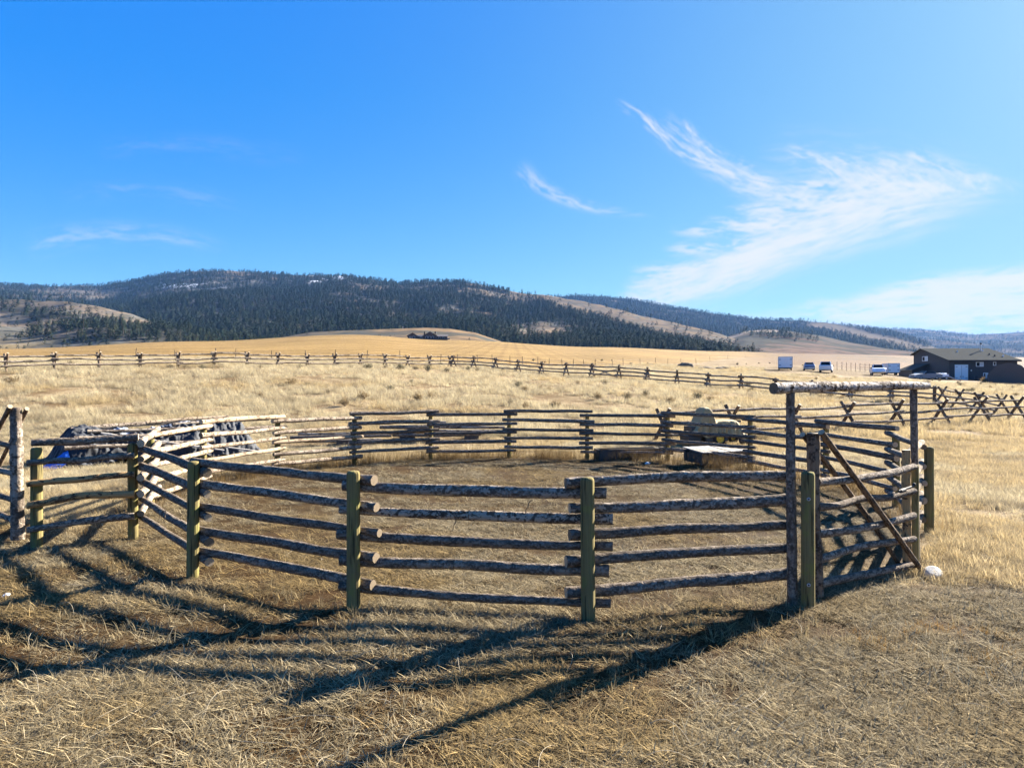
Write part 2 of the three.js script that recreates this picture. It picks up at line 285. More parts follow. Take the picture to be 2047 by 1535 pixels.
// straw-and-soil texture: 4 m tile, thousands of straws over brown earth
const GT = 2048, gd = new Uint8Array(GT * GT * 4), gb = new Uint8Array(1024 * 1024 * 4);
{
  const acc = new Float32Array(GT * GT * 3), ht = new Float32Array(GT * GT);
  for (let y = 0; y < GT; y++) for (let x = 0; x < GT; x++) { const u = x / GT, v = y / GT, n = fbm(u * 24, v * 24, 4, 24, 24), m = vnoise(u * 400, v * 400, 400, 400), k = y * GT + x; const s = 0.5 + 0.8 * n * (0.6 + 0.5 * m); acc[k * 3] = 0.235 * s; acc[k * 3 + 1] = 0.165 * s; acc[k * 3 + 2] = 0.092 * s; ht[k] = 0.25 * n; }
  const R = rng(77);
  for (let i = 0; i < 62000; i++) {
    const x0 = R() * GT, y0 = R() * GT, a = R() * 6.283, L = 14 + R() * R() * 90, cv = (R() - 0.5) * 0.03, q = 0.5 + R() * 0.62, tone = R(), wide = R() < 0.3 ? 2 : 1;
    const c = tone < 0.6 ? [0.53, 0.43, 0.28] : tone < 0.8 ? [0.60, 0.53, 0.40] : tone < 0.93 ? [0.46, 0.33, 0.15] : [0.25, 0.19, 0.12];
    if (fbm(x0 / GT * 8, y0 / GT * 8, 3, 8, 8) < 0.36 + R() * 0.14) continue;
    let x = x0, y = y0, b = a;
    for (let s = 0; s < L; s++) { x += Math.cos(b); y += Math.sin(b); b += cv; for (let w = 0; w < wide; w++) { const k = (((y + w) | 0) & (GT - 1)) * GT + ((x | 0) & (GT - 1)); acc[k * 3] = c[0] * q; acc[k * 3 + 1] = c[1] * q; acc[k * 3 + 2] = c[2] * q; ht[k] = 0.5 + 0.5 * q; } }
  }
  for (let k = 0; k < GT * GT; k++) { gd[k * 4] = enc(acc[k * 3] * 1.25); gd[k * 4 + 1] = enc(acc[k * 3 + 1] * 1.25); gd[k * 4 + 2] = enc(acc[k * 3 + 2] * 1.25); gd[k * 4 + 3] = 255; }
  for (let y = 0; y < 1024; y++) for (let x = 0; x < 1024; x++) { const k = y * 1024 + x, q = (ht[y * 2 * GT + x * 2] + ht[y * 2 * GT + x * 2 + 1] + ht[(y * 2 + 1) * GT + x * 2] + ht[(y * 2 + 1) * GT + x * 2 + 1]) / 4; gb[k * 4] = gb[k * 4 + 1] = gb[k * 4 + 2] = Math.round(255 * clamp(q)); gb[k * 4 + 3] = 255; }
}
M.ground = new THREE.MeshPhysicalMaterial({ specularIntensity: 0.12, map: asTex(gd, GT, GT, true), bumpMap: asTex(gb, 1024, 1024, false), bumpScale: 0.02, roughness: 0.95, vertexColors: true });
{
  const NR = 330, NA = 540, pos = [], uv = [], col = [], idx = [];
  for (let i = 0; i <= NR; i++) {
    const r = i === 0 ? 0 : 1.2 * Math.pow(6500 / 1.2, (i - 1) / (NR - 1));
    for (let j = 0; j <= NA; j++) {
      const f = j / NA * 2 - 1, a = Math.sign(f) * Math.PI * (0.38 * Math.abs(f) + 0.62 * Math.pow(Math.abs(f), 3)), X = r * Math.sin(a), D = r * Math.cos(a);
      const h = ground(X, D); pos.push(X, h, -D); uv.push(X / 4, D / 4); const c = groundColour(X, D); col.push(c[0], c[1], c[2]);
    }
  }
  const w = NA + 1; for (let i = 0; i < NR; i++) for (let j = 0; j < NA; j++) { const a = i * w + j; idx.push(a, a + 1, a + w, a + 1, a + w + 1, a + w); }
  const g = new THREE.BufferGeometry(); g.setAttribute('position', new THREE.Float32BufferAttribute(pos, 3)); g.setAttribute('uv', new THREE.Float32BufferAttribute(uv, 2)); g.setAttribute('color', new THREE.Float32BufferAttribute(col, 3)); g.setIndex(idx); g.computeVertexNormals();
  if (g.attributes.normal.getY(w * 20) < 0) { const I = g.index.array; for (let i = 0; i < I.length; i += 3) { const t = I[i]; I[i] = I[i + 1]; I[i + 1] = t; } g.computeVertexNormals(); }
  struct('ground', g, M.ground);
}
console.log('ground done');

// ------------------------------------------------------------------ hills and the forest on them
const hillBump = tex(512, 512, (u, v) => fbm(u * 24, v * 24, 5, 24, 24), false);
M.hill = new THREE.MeshPhysicalMaterial({ vertexColors: true, roughness: 1, specularIntensity: 0.0, bumpMap: hillBump, bumpScale: 1.6 });
const trees = [];                                                      // {x, y, d, h, near}
function interp(tab, x) { if (x <= tab[0][0]) return tab[0][1]; for (let i = 0; i < tab.length - 1; i++) if (x <= tab[i + 1][0]) { const t = (x - tab[i][0]) / (tab[i + 1][0] - tab[i][0]); return mix(tab[i][1], tab[i + 1][1], t); } return tab[tab.length - 1][1]; }
function hill(name, o) {
  const { crest, far, near, base, NX = 260, NT = 70, amp = 10, scale = 260, shape = 1, colour, seed = 0 } = o, x0 = crest[0][0], x1 = crest[crest.length - 1][0];
  const at = (px, t) => {
    const Df = interp(far, px), Db = interp(near, px), yb = interp(base, px), yc = interp(crest, px);
    const eb = EYE - (yb - CY) * Db / FOC, ec = EYE - (yc - CY) * Df / FOC;
    if (t <= 1) {
      const D = mix(Db, Df, t), X = (px - CX) / FOC * D, s = Math.pow(t, shape);
      const gully = (fbm(X / scale + seed, D / scale * 0.6, 4) - 0.5) * 2, edge = t * (1 - t) * 4;
      return [X, mix(eb, ec, s) + gully * amp * edge + (fbm(X / 40 + seed, D / 40, 2) - 0.5) * amp * 0.16, D];
    }
    const q = (t - 1) * 2.5, D = Df * (1 + q * 0.35), X = (px - CX) / FOC * D; return [X, ec * (1 - 0.75 * sstep(0, 1, q)) - 4 * q, D];
  };
  const pos = [], col = [], uv = [], idx = [], TT = NT + 12;
  for (let i = 0; i <= NX; i++) { const px = mix(x0, x1, i / NX); for (let k = 0; k <= TT; k++) { const t = k <= NT ? k / NT : 1 + (k - NT) / 12 * 0.4, p = at(px, t); pos.push(p[0], p[1], -p[2]); uv.push(p[0] / 400, p[2] / 400); const c = colour(px, CY - (p[1] - EYE) * FOC / p[2], p[0], p[2], t); col.push(c[0], c[1], c[2]); } }
  const w = TT + 1; for (let i = 0; i < NX; i++) for (let k = 0; k < TT; k++) { const a = i * w + k; idx.push(a, a + w, a + 1, a + 1, a + w, a + w + 1); }
  const g = new THREE.BufferGeometry(); g.setAttribute('position', new THREE.Float32BufferAttribute(pos, 3)); g.setAttribute('uv', new THREE.Float32BufferAttribute(uv, 2)); g.setAttribute('color', new THREE.Float32BufferAttribute(col, 3)); g.setIndex(idx); g.computeVertexNormals();
  const s = struct(name, g, M.hill);
  return { at, x0, x1, mesh: s };
}
function plant(H, n, seed, mask, hmin, hmax, tpow = 1) { const R = rng(seed); for (let i = 0; i < n; i++) { const px = mix(H.x0, H.x1, R()), t = Math.pow(R(), tpow) * 1.03, p = H.at(px, t), py = CY - (p[1] - EYE) * FOC / p[2], keep = R(), hh = mix(hmin, hmax, R()); if (keep < mask(px, py, p[0], p[2], t)) trees.push({ x: p[0], y: p[1] - 0.4, d: p[2], h: hh, px }); } }

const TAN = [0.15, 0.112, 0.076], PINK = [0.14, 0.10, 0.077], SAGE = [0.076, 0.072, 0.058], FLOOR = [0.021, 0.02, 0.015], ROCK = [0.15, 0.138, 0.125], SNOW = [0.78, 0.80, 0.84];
// main forested mountain
const mountain = hill('mountain', {
  crest: [[-700, 600], [-300, 585], [0, 569], [100, 573], [200, 571], [250, 564], [300, 554], [340, 546], [400, 542], [450, 541], [500, 544], [560, 549], [620, 551], [700, 552], [740, 558], [800, 567], [850, 563], [880, 563], [930, 564], [960, 569], [1000, 578], [1050, 588], [1085, 589], [1130, 597], [1200, 610], [1280, 630], [1360, 648], [1440, 667], [1480, 680], [1540, 698]],
  far: [[-700, 2300], [300, 2300], [700, 2100], [1000, 1800], [1250, 1500], [1540, 1150]], near: [[-700, 700], [600, 640], [1540, 680]], base: [[-700, 715], [0, 715], [600, 700], [1000, 702], [1300, 706], [1540, 712]], NX: 340, NT: 110, amp: 26, scale: 330, shape: 1.12, seed: 3,
  colour: (px, py, X, D, t) => {
    const n = fbm(X / 60, D / 60, 4), n2 = fbm(X / 17 + 9, D / 17, 3), clear = mtClear(px, py, X, D);
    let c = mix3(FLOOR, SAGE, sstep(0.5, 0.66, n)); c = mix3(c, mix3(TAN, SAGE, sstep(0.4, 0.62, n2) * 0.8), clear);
    c = mix3(c, ROCK, sstep(0.66, 0.72, n2) * 0.6);
    const sn = sstep(0.5, 0.56, fbm(X / 34 + 4, D / 60 + 2, 3)) * Math.max(Math.exp(-(((px - 635) / 34) ** 2) - ((py - 557) / 7) ** 2), Math.exp(-(((px - 685) / 22) ** 2) - ((py - 556) / 6) ** 2), 0.8 * Math.exp(-(((px - 380) / 60) ** 2) - ((py - 571) / 5) ** 2), 0.7 * Math.exp(-(((px - 858) / 14) ** 2) - ((py - 576) / 4) ** 2)) * 1.5;
    return mix3(c, SNOW, clamp(sn));
  },
});
function mtClear(px, py, X, D) {
  const n = (fbm(X / 70 + 3, D / 70, 3) - 0.5) * 16;
  const bald = sstep(1040, 1080, px) * (1 - sstep(13, 23, py + n * 0.5 - interp([[1050, 588], [1085, 589], [1130, 597], [1200, 610], [1280, 630], [1360, 648], [1440, 667], [1540, 698]], px) - interp([[1080, -6], [1150, 4], [1300, 14], [1450, 4]], px)));
  const sage = Math.exp(-(((px - 1090) / 75) ** 2) - ((py - 664 + n * 0.5) / 13) ** 2) * 1.5;
  const leftTop = Math.exp(-(((px - 170) / 130) ** 2) - ((py - 586 + n * 0.4) / 7) ** 2) * 1.2;
  const gap = sstep(0.63, 0.70, fbm(X / 90 + 20, D / 55 + 3, 3)) * 0.85;
  return clamp(Math.max(bald, sage, leftTop, gap));
}
function mtTrees(px, py, X, D, t) { const c = mtClear(px, py, X, D); return clamp((1 - c * 0.97) * mix(0.95, 0.7, sstep(0.5, 0.68, fbm(X / 60, D / 60, 3)))) * (t > 1 ? 0.8 : 1) * (1 - 0.9 * sstep(1370, 1490, px + (fbm(X / 40, D / 40, 3) - 0.5) * 160)); }
plant(mountain, 48000, 5, mtTrees, 6, 14);
// crest line trees
// left spur: grass with bands of pines
const spurMask = (px, py, X, D) => { const n = (fbm(X / 60 + 7, D / 60, 3) - 0.5) * 22, yy = py + n; const b = (m, c, s, w) => Math.exp(-(((yy - (c + s * px)) / w) ** 2)) * m; const fade = 1; return clamp(Math.max(b(1, 592, 0.06, 6) * (px < 150 ? 1 : 0.3), b(1.0, 612, 0.175, 9), b(0.9, 640, 0.12, 7) * sstep(40, 90, px), b(0.75, 672, 0.03, 7) * sstep(30, 60, px) * (1 - sstep(210, 250, px)), sstep(290, 400, px) * 0.95) * fade); };
const spur = hill('spur_hill', {
  crest: [[-700, 570], [-200, 588], [0, 597], [60, 600], [130, 602], [200, 614], [260, 628], [330, 650], [420, 670], [500, 686], [560, 700]],
  far: [[-700, 1150], [0, 950], [330, 820], [560, 760]], near: [[-700, 440], [560, 520]], base: [[-700, 712], [0, 706], [300, 704], [560, 708]], NX: 200, NT: 90, amp: 17, scale: 120, shape: 1.1, seed: 8,
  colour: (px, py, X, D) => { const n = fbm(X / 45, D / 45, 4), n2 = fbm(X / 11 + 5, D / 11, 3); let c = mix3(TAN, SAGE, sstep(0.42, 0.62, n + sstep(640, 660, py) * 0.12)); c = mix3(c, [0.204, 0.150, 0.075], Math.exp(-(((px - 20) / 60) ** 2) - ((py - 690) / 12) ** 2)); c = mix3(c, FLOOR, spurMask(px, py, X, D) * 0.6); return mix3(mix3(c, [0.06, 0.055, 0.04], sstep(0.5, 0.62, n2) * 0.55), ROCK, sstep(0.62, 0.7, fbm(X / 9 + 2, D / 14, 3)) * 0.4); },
});
plant(spur, 5200, 15, spurMask, 5, 12);
plant(spur, 1100, 16, () => 0.6, 3, 8);
// bald knoll behind the far house
const knoll = hill('bald_knoll', {
  crest: [[480, 690], [560, 675], [620, 664], [700, 660], [760, 658], [850, 655], [900, 657], [950, 665], [1000, 682], [1040, 700]], far: [[480, 560], [1040, 540]], near: [[480, 440], [1040, 440]], base: [[480, 695], [700, 684], [1040, 698]], NX: 130, NT: 40, amp: 2.5, scale: 60, shape: 0.85, seed: 12,
  colour: (px, py, X, D) => { const n = fbm(X / 14, D / 5, 4), n2 = fbm(X / 30, D / 30, 3); const c = mix3([0.177, 0.122, 0.071], SAGE, sstep(0.4, 0.6, n2 + (py - 668) * 0.006)); return mix3(mix3(c, SAGE, (1 - sstep(690, 790, px)) * 0.75), [0.075, 0.061, 0.044], sstep(0.58, 0.68, n) * 0.7); },
});
plant(knoll, 70, 19, (px, py) => (py > 664 && (px < 790 || px > 905) ? 0.4 : 0.05), 1.2, 3.2);
// bare hill on the right with a dark stand and a track
const trackY = [[1290, 690], [1340, 692], [1390, 690], [1440, 683], [1470, 672], [1500, 661], [1560, 662]];
const bare = hill('bare_hill', {
  crest: [[1230, 706], [1330, 697], [1400, 690], [1450, 674], [1490, 662], [1530, 658], [1580, 662], [1640, 671], [1700, 684], [1760, 695], [1830, 704], [1950, 712], [2300, 722]], far: [[1230, 900], [1450, 1350], [1600, 1500], [2300, 1300]], near: [[1230, 650], [2300, 640]], base: [[1230, 714], [1500, 722], [2300, 735]], NX: 200, NT: 80, amp: 7, scale: 150, shape: 1.15, seed: 21,
  colour: (px, py, X, D) => { const n = fbm(X / 70, D / 34, 4), n2 = fbm(X / 20 + 5, D / 12, 3); let c = mix3(PINK, SAGE, sstep(0.40, 0.60, n + (705 - py) * 0.004)); c = mix3(c, [0.061, 0.049, 0.037], sstep(0.58, 0.66, n2) * 0.55 * sstep(672, 690, py)); c = mix3(c, FLOOR, bareMask(px, py, X, D) * 0.5); const ty = interp(trackY, px); if (px > 1290 && px < 1560) c = mix3(c, [0.245, 0.204, 0.163], Math.exp(-(((py - ty) / 2.2) ** 2)) * 0.9); return c; },
});
function bareMask(px, py, X, D) { const n = (fbm(X / 50 + 7, D / 50, 3) - 0.5) * 22; return clamp(Math.exp(-(((px - 1560 + n) / 62) ** 2) - ((py - 671 - (px - 1560) * 0.10) / 8) ** 2) * 1.4 - 0.1 + Math.exp(-(((px - 1440 + n) / 34) ** 2) - ((py - 690) / 7) ** 2)); }
plant(bare, 3200, 23, bareMask, 8, 14);
// second ridge: forested, farther
const ridge = hill('forest_ridge', {
  crest: [[900, 600], [1050, 596], [1150, 591], [1200, 593], [1250, 597], [1300, 605], [1350, 615], [1400, 623], [1450, 630], [1500, 637], [1550, 640], [1600, 641], [1650, 645], [1700, 652], [1780, 664], [1860, 690], [1900, 710]], far: [[900, 3300], [1500, 3300], [1900, 2600]], near: [[900, 1900], [1900, 1500]], base: [[900, 690], [1500, 712], [1900, 722]], NX: 220, NT: 80, amp: 26, scale: 420, shape: 1.05, seed: 31,
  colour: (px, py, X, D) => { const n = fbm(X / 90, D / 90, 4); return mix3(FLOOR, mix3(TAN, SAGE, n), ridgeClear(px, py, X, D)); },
});
function ridgeClear(px, py, X, D) { const n = (fbm(X / 160 + 3, D / 160, 3) - 0.5) * 20; const a = sstep(1590, 1640, px) * Math.exp(-(((py - interp([[1590, 646], [1650, 652], [1740, 672], [1850, 700]], px) + n * 0.3) / 9) ** 2)) * 1.3, b = sstep(0.66, 0.72, fbm(X / 120, D / 90, 3)) * 0.7; return clamp(Math.max(a, b)); }
plant(ridge, 14000, 33, (px, py, X, D, t) => (1 - ridgeClear(px, py, X, D)) * 0.95, 10, 18);
// farthest ridge on the right
const farRidge = hill('far_ridge', {
  crest: [[1450, 665], [1560, 650], [1640, 646], [1700, 651], [1760, 656], [1850, 660], [1900, 664], [1950, 669], [2000, 667], [2047, 664], [2200, 655], [2600, 640]], far: [[1450, 5200], [2600, 5200]], near: [[1450, 2700], [2600, 2400]], base: [[1450, 716], [2600, 730]], NX: 200, NT: 80, amp: 42, scale: 620, shape: 1.05, seed: 41,
  colour: (px, py, X, D) => { const n = fbm(X / 160, D / 160, 4); return mix3(mix3([0.034, 0.034, 0.024], SAGE, sstep(0.42, 0.6, n)), TAN, sstep(0.5, 0.66, fbm(X / 300 + 7, D / 200, 4)) * 0.6); },
});
plant(farRidge, 12000, 43, (px, py, X, D) => 1 - sstep(0.48, 0.60, fbm(X / 230 + 2, D / 230, 3)), 11, 18);
console.log('hills done', trees.length);

// pine: clumps of needle sprays hung on a leaning trunk; unit height
function crownGeo(seed, n, spray) {
  const R = rng(seed), pos = [], col = [], c0 = new THREE.Vector3();
  const lop = [R() * 6.28, 0.7 + R() * 0.3];
  for (let i = 0; i < n; i++) {
    const h = 0.10 + 0.88 * Math.pow(R(), 0.85), a = R() * 6.283, prof = (0.05 + 0.20 * Math.pow(1 - h, 0.75)) * (0.65 + 0.5 * fbm(h * 9 + seed, a * 0.8, 2)) * (1 + 0.25 * Math.cos(a - lop[0])), r = prof * Math.pow(R(), 0.45);
    c0.set(Math.cos(a) * r, h - r * 0.25, Math.sin(a) * r); const s = spray * (0.6 + 0.8 * R()) * (1.15 - 0.6 * h), tone = 0.72 + 0.56 * R();
    for (let k = 0; k < 3; k++) {
      const b = a + (R() - 0.5) * 2.2, up = (R() - 0.35) * 0.9, dx = Math.cos(b), dz = Math.sin(b);
      const w = s * 0.36;
      pos.push(c0.x - dz * w, c0.y - 0.2 * s * R(), c0.z + dx * w, c0.x + dz * w, c0.y + 0.2 * s * R(), c0.z - dx * w, c0.x + dx * s, c0.y + up * s, c0.z + dz * s);
      for (let m = 0; m < 3; m++) col.push(tone, tone, tone);
    }
  }
  const g = new THREE.BufferGeometry(); g.setAttribute('position', new THREE.Float32BufferAttribute(pos, 3)); g.setAttribute('color', new THREE.Float32BufferAttribute(col, 3)); g.computeVertexNormals(); return g;
}
M.needle = new THREE.MeshPhysicalMaterial({ specularIntensity: 0.05, color: lin(0.040, 0.055, 0.030), roughness: 0.9, vertexColors: true, side: THREE.DoubleSide });
M.needle2 = new THREE.MeshPhysicalMaterial({ specularIntensity: 0.05, color: lin(0.050, 0.060, 0.028), roughness: 0.9, vertexColors: true, side: THREE.DoubleSide });
M.trunk = std(0.10, 0.072, 0.05, 0.95);
{
  const vis = (t) => t.px > -20 && t.px < 2067;
  for (const t of trees) t.app = vis(t) ? t.h / t.d : 0;
  const order = trees.map((t, i) => i).sort((a, b) => trees[b].app - trees[a].app), single = new Set(order.slice(0, 290));
  const trunkG = new THREE.CylinderGeometry(0.006, 0.018, 0.9, 6).translate(0, 0.45, 0);
  const protos = [11, 12, 13, 14].map((s, i) => ({ crown: crownGeo(s, 150, 0.085), mat: i % 2 ? M.needle2 : M.needle }));
  const R = rng(4);
  let first = [null, null, null, null];
  for (const i of single) {
    const t = trees[i], k = Math.floor(R() * 4), wide = 0.9 + R() * 0.5, sc = new THREE.Vector3(t.h * wide, t.h, t.h * wide), p = V(t.x, t.y, t.d), turn = R() * 6.28;
    const label = t.d < 700 && t.px < 560 ? 'dark green conifer standing on the low spur hill at the valley foot' : t.px > 1300 ? 'dark conifer in the stand on the bare hill' : t.d < 620 ? 'small dark juniper on the bald knoll by the far house' : 'dark conifer at the lower edge of the mountain forest';
    const grp = label.includes('spur') ? 'conifers on the spur hill' : label.includes('bare') ? 'conifers on the bare hill' : label.includes('juniper') ? 'junipers on the knoll' : 'conifers along the forest edge';
    if (!first[k]) { const g = thing('pine_tree', label, 'tree', p, turn, grp); part('trunk', trunkG, M.trunk, g); part('crown', protos[k].crown, protos[k].mat, g); g.scale.copy(sc); first[k] = g; } else copyOf(first[k], label, p, turn, sc, grp);
  }
  const rest = order.slice(290).map((i) => trees[i]), far = [21, 22, 23].map((s) => crownGeo(s, 46, 0.15));
  const m4 = new THREE.Matrix4(), q = new THREE.Quaternion(), Y = new THREE.Vector3(0, 1, 0), tint = new THREE.Color();
  const wood = new THREE.Group(); wood.name = 'pine_forest'; tag(wood, 'dense dark conifer forest covering the mountainsides and ridges', 'forest', null, 'stuff'); scene.add(wood);
  far.forEach((g, k) => {
    const list = rest.filter((_, i) => i % 3 === k), im = new THREE.InstancedMesh(g, M.needle, list.length);
    list.forEach((t, i) => { q.setFromAxisAngle(Y, R() * 6.28); const w = 0.95 + R() * 0.55; m4.compose(V(t.x, t.y, t.d), q, new THREE.Vector3(t.h * w, t.h, t.h * w)); im.setMatrixAt(i, m4); const b = 0.75 + R() * 0.5; im.setColorAt(i, tint.setRGB(b * (0.9 + R() * 0.35), b, b * 0.95)); });
    im.name = 'conifers'; im.userData.kind = 'stuff'; im.castShadow = im.receiveShadow = true; wood.add(im);
  });
}
console.log('trees done');

// ------------------------------------------------------------------ round pen
const P = { B: [-5.96, 10.73], C: [-4.05, 8.64], D: [-1.73, 7.44], E: [0.79, 7.05], F: [3.08, 7.52], Z: [5.50, 9.30], G: [6.85, 11.2], H: [7.66, 13.6], I: [7.55, 16.4], J: [6.74, 19.3], K: [4.93, 21.6], L: [2.45, 22.2], M: [-0.09, 22.4], N: [-2.62, 22.0], O: [-4.78, 20.7], P: [-6.4, 18.6], Q: [-7.25, 16.0], R: [-7.05, 13.3] };
const pen = thing('round_pen', 'large round pen of stacked bark-on log rails nailed inside green treated posts', 'pen', V(0, 0, 0));
const POST_R = 0.073;
for (const k of 'BCDEGHIJKLMNOPQR') { const [x, d] = P[k], h = { C: 1.47, D: 1.5, E: 1.48, G: 1.42, H: 1.43, B: 1.5, I: 1.45 }[k] || 1.5, g = ground(x, d); const m = part('post', lathePost(POST_R, h + 0.25, { v: x + d }), M.post, pen); m.position.copy(V(x, g - 0.25, d)); m.rotation.set((hash2(x * 100 | 0, 3) - 0.5) * 0.02, x * 3, (hash2(d * 100 | 0, 5) - 0.5) * 0.02); }
const inward = ([x, d], off) => { const dx = PEN[0] - x, dd = PEN[1] - d, l = Math.hypot(dx, dd); return [x + dx / l * off, d + dd / l * off]; };
const HI = [1.55, 1.25, 0.97, 0.68, 0.385], LO = [1.44, 1.13, 0.85, 0.56, 0.27];
function panel(a, b, hl, hr, mats, o = {}) {
  const R = rng((o.seed || 1) * 31 + a.charCodeAt(0)), qa = inward(P[a], POST_R + 0.055), qb = inward(P[b], POST_R + 0.055);
  const dx = qb[0] - qa[0], dd = qb[1] - qa[1], L = Math.hypot(dx, dd), ux = dx / L, ud = dd / L;
  for (let k = 0; k < 5; k++) {
    const ea = (o.ea ?? 0.2) + (R() - 0.5) * 0.1, eb = (o.eb ?? 0.24) + (R() - 0.5) * 0.1, j = o.exact ? 0 : 0.045;
    const ga = o.exact ? 0 : ground(...qa), gb2 = o.exact ? 0 : ground(...qb);
    const p0 = V(qa[0] - ux * ea, ga + hl[k] + (R() - 0.5) * j, qa[1] - ud * ea), p1 = V(qb[0] + ux * eb, gb2 + hr[k] + (R() - 0.5) * j, qb[1] + ud * eb);
    const thick = 0.054 + R() * 0.010, thin = thick * (0.78 + R() * 0.16), flip = o.flip ? o.flip[k] : R() < 0.5;
    log('rail', p0, p1, (flip ? thin : thick) * (o.fat || 1), (flip ? thick : thin) * (o.fat || 1), mats[k % mats.length], pen, { seg: o.seg || 48, rad: o.rad || 14, bend: 0.024, rough: 0.10, cut: R() < 0.5 ? M.cut : M.cutgrey });
  }
}
const NEAR = [M.bark, M.bark2, M.darkbark, M.bark, M.bark];
panel('B', 'C', [1.42, 1.13, 0.90, 0.62, 0.33], [1.32, 1.055, 0.76, 0.458, 0.213], [M.darkbark, M.bark, M.darkbark, M.bark, M.darkbark], { exact: 1, seg: 90, rad: 18, ea: 0.08 });
panel('C', 'D', [1.44, 1.165, 0.87, 0.565, 0.296], [1.386, 1.093, 0.817, 0.54, 0.236], [M.bark, M.bark2, M.darkbark, M.darkbark, M.bark], { exact: 1, seg: 100, rad: 20, seed: 2 });
panel('D', 'E', [1.310, 1.040, 0.765, 0.480, 0.190], [1.298, 1.025, 0.741, 0.484, 0.143], [M.bark2, M.pale, M.darkbark, M.bark, M.darkbark], { exact: 1, seg: 100, rad: 20, seed: 3, flip: [0, 1, 0, 1, 0] });
panel('E', 'F', [1.405, 1.14, 0.862, 0.585, 0.258], [1.413, 1.142, 0.861, 0.60, 0.316], [M.bark2, M.bark2, M.darkbark, M.darkbark, M.bark], { exact: 1, seg: 100, rad: 20, seed: 4, eb: 0.06 });
panel('R', 'B', HI, [1.50, 1.25, 0.98, 0.72, 0.44], [M.bark2, M.pale, M.bark2, M.pale, M.bark2], { seg: 60, seed: 5 });
panel('Q', 'R', LO, LO, [M.peeled, M.pale, M.pale, M.peeled, M.pale], { seed: 6 });
panel('P', 'Q', HI, HI, [M.peeled, M.pale, M.pale, M.peeled, M.pale], { seed: 7 });
panel('O', 'P', LO, LO, [M.pale, M.pale, M.peeled, M.bark2, M.pale], { seed: 8 });
const BACK = [M.bark, M.bark2, M.darkbark, M.bark, M.bark2];
'NO MN LM KL JK IJ HI GH'.split(' ').forEach((s, i) => panel(s[1], s[0], i % 2 ? LO : HI, i % 2 ? LO : HI, BACK, { seed: 9 + i, seg: 40, rad: 10 }));
panel('G', 'Z', HI.map((h) => h - 0.08), HI.map((h) => h - 0.14), [M.pale, M.bark2, M.bark, M.bark2, M.bark], { seed: 21, ea: 0.22, eb: -0.16 });
// dead twigs left on two rails
for (const [x, y, d, n] of [[-4.75, 0.72, 9.28, 3], [0.2, 1.22, 7.15, 1], [-0.6, 1.0, 7.3, 1]]) for (let i = 0; i < n; i++) log('twig', V(x + i * 0.02, y, d), V(x - 0.06 + i * 0.05, y - 0.14 - 0.02 * i, d - 0.03), 0.006, 0.002, M.buck, pen, { seg: 8, rad: 5, bend: 0.02, plain: 1 });

// ------------------------------------------------------------------ gateway arch and its gate
const arch = thing('gate_arch', 'tall log gateway with a pale flaking crossbeam over the pen gate', 'gateway', V(0, 0, 0));
const gF = ground(3.08, 7.52);
log('post', V(3.10, gF - 0.2, 7.52), V(3.07, 2.345, 7.52), 0.06, 0.050, M.bark, arch, { seg: 110, rad: 20, bend: 0.012, rough: 0.10 });
log('post', V(5.64, ground(5.6, 9.5) - 0.2, 9.53), V(5.61, 2.37, 9.53), 0.056, 0.046, M.bark, arch, { seg: 80, rad: 16, bend: 0.012, rough: 0.08 });
log('crossbeam', V(2.80, 2.392, 7.30), V(5.86, 2.414, 9.62), 0.060, 0.050, M.beam, arch, { seg: 130, rad: 22, bend: 0.018, rough: 0.10, cut: M.cutgrey });
{
  const stopPost = (x, d, h, turn) => { const g = ground(x, d), m = part('treated_post', lathePost(0.071, h + 0.2, { v: x }), M.post, arch); m.position.copy(V(x, g - 0.2, d)); m.rotation.y = turn; return m; };
  const a = stopPost(3.205, 7.385, 1.49, 0.4); stopPost(5.49, 9.33, 1.42, 1.2);
  for (const y of [1.205, 0.285]) { const w = new THREE.Mesh(new THREE.TorusGeometry(0.014, 0.0055, 8, 18), M.steel), b = new THREE.Mesh(new THREE.CylinderGeometry(0.008, 0.008, 0.02, 6).rotateX(Math.PI / 2), M.iron); w.name = 'washer'; b.name = 'bolt'; const ang = -0.32; for (const q of [w, b]) { q.position.set(3.205 + Math.sin(ang) * 0.071, y, -7.385 + Math.cos(ang) * 0.0725); q.rotation.y = ang; q.castShadow = q.receiveShadow = true; arch.add(q); } }
}
